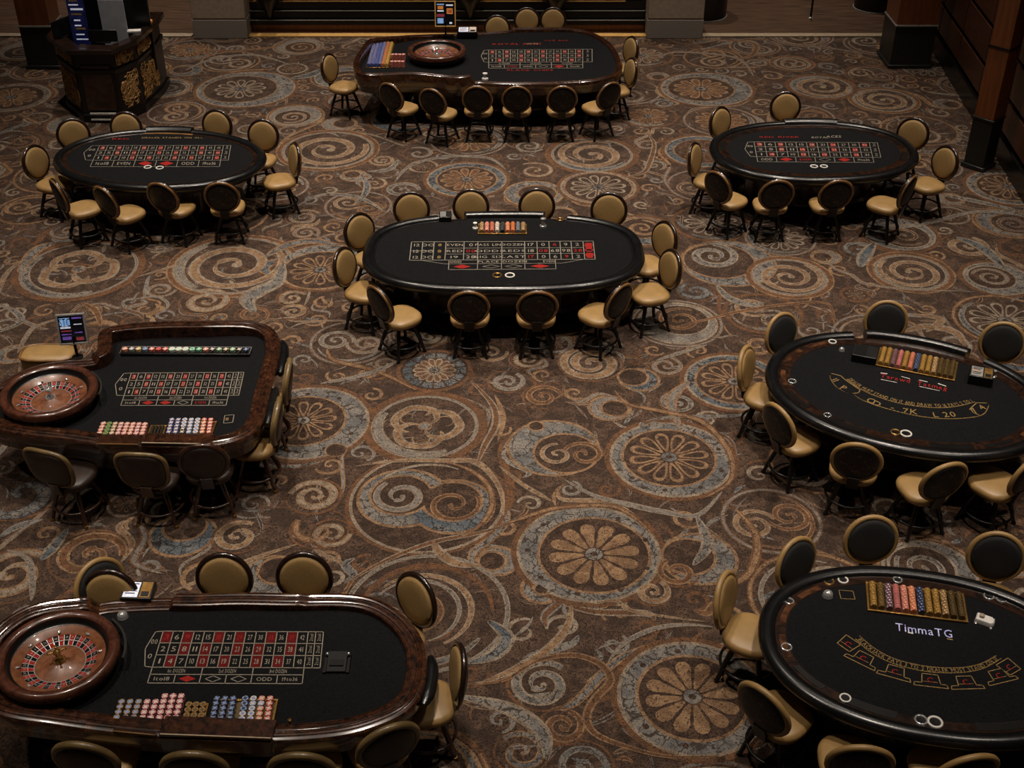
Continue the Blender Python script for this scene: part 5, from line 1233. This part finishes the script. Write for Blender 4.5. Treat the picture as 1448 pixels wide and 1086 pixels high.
turned('win_marker', 672, 324, 'white tipped marker left of the centre table tray', 'marker', mk, 'white')
turned('win_marker', 768, 322, 'chrome and white marker right of the centre table tray', 'marker', [(r*1.3, z*1.5) for r, z in mk], 'chrome')
turned('win_marker', 1404, 534, 'glinting marker to the right of the upper card table shuffler', 'marker', mk, 'chrome')
c = P(1392, 880, HF); t = thing('card_dispenser', 'white card dispenser on the felt right of the lower card table tray', 'dispenser', (c.x, c.y, HF+FZ+.001), R(-30))
b = MB(); b.loft([[Vector((x*.075*k, y*.045*k, z)) for x, y in ((-1, -1), (.7, -1), (1, -.4), (1, .4), (.7, 1), (-1, 1))] for z, k in ((0, 1), (.03, .98), (.04, .88))], 0, True, True, True); b.build('shell', M['white'], t)
b = MB(); b.lathe([(.022, .04), (.02, .06), (.01, .068), (.001, .07)], 16, (-.03, .005, 0)); b.build('knob', M['sill'], t)
for (x, y) in ((-.06, -.045), (.06, -.045), (.06, .045)):
    b = MB(); b.lathe([(.012, .0), (.01, .012), (.001, .014)], 10, (x, y*1.25, 0)); b.build('foot', M['chrome'], t)
# smoked guards beside the two large wheels
for (px, py, lab, a0, a1) in ((81, 924, 'smoked acrylic guard curving round the back right of the big roulette wheel', -2, 52), (69, 553, 'smoked acrylic guard curving round the back right of the square-ended table wheel', -2, 52)):
    c = P(px, py, HF+.17); b = MB(); n = 14; L_ = []
    for i in range(n+1):
        a = R(a0+(a1-a0)*i/n); L_.append([Vector((r*cos(a), r*sin(a), z)) for r, z in ((.487, 0), (.505, 0), (.515, .14), (.497, .14))])
    b.loft(L_, 0, True, True, True); o = b.build('wheel_guard', M['smoke'], None, 40); o.location = (c.x, c.y, HF+FZ+.001); tag(o, lab, 'guard')

# ------------------------------------------------------------------ light, sky, camera
w = bpy.data.worlds.new('world'); sc.world = w; w.use_nodes = True
bg = w.node_tree.nodes['Background']; bg.inputs[0].default_value = (1.0, .86, .72, 1); bg.inputs[1].default_value = .01
def lamp(x, y, z, e, size=.35, c=(1.0, .88, .75), spread=62):
    l = bpy.data.lights.new('downlight', 'AREA'); l.shape = 'DISK'; l.size = size; l.energy = e; l.color = c; l.spread = R(spread)
    o = bpy.data.objects.new('downlight', l); o.location = (x, y, z); col.objects.link(o)
    return o
EN = 52
for iy, y in enumerate((6.0, 9.6, 13.2, 16.8, 20.4)):
    for ix, x in enumerate((-6.6, -3.3, 0, 3.3, 6.2)):
        k = (.68, 1.05, 1.12, 1.08, .85)[iy]*(.8, 1, 1.12, .92, .62)[ix]
        lamp(x+(.5 if iy % 2 else -.4), y+1.0, 9.0, EN*k)
for x in (-9.5, -6.2, -3, 0, 3, 6.2): lamp(x, 26.2, 8.5, EN*.75)  # extra unseen row, added to brighten the zone beyond the threshold
cam = bpy.data.cameras.new('camera'); cam.lens = FPX*36/1448; cam.sensor_width = 36; cam.clip_end = 200
co = bpy.data.objects.new('camera', cam); co.location = (0, 0, CAMH); co.rotation_euler = (PI/2-TILT, 0, 0); col.objects.link(co); sc.camera = co
sc.view_settings.view_transform = 'Standard'; sc.view_settings.look = 'None'; sc.view_settings.exposure = 0
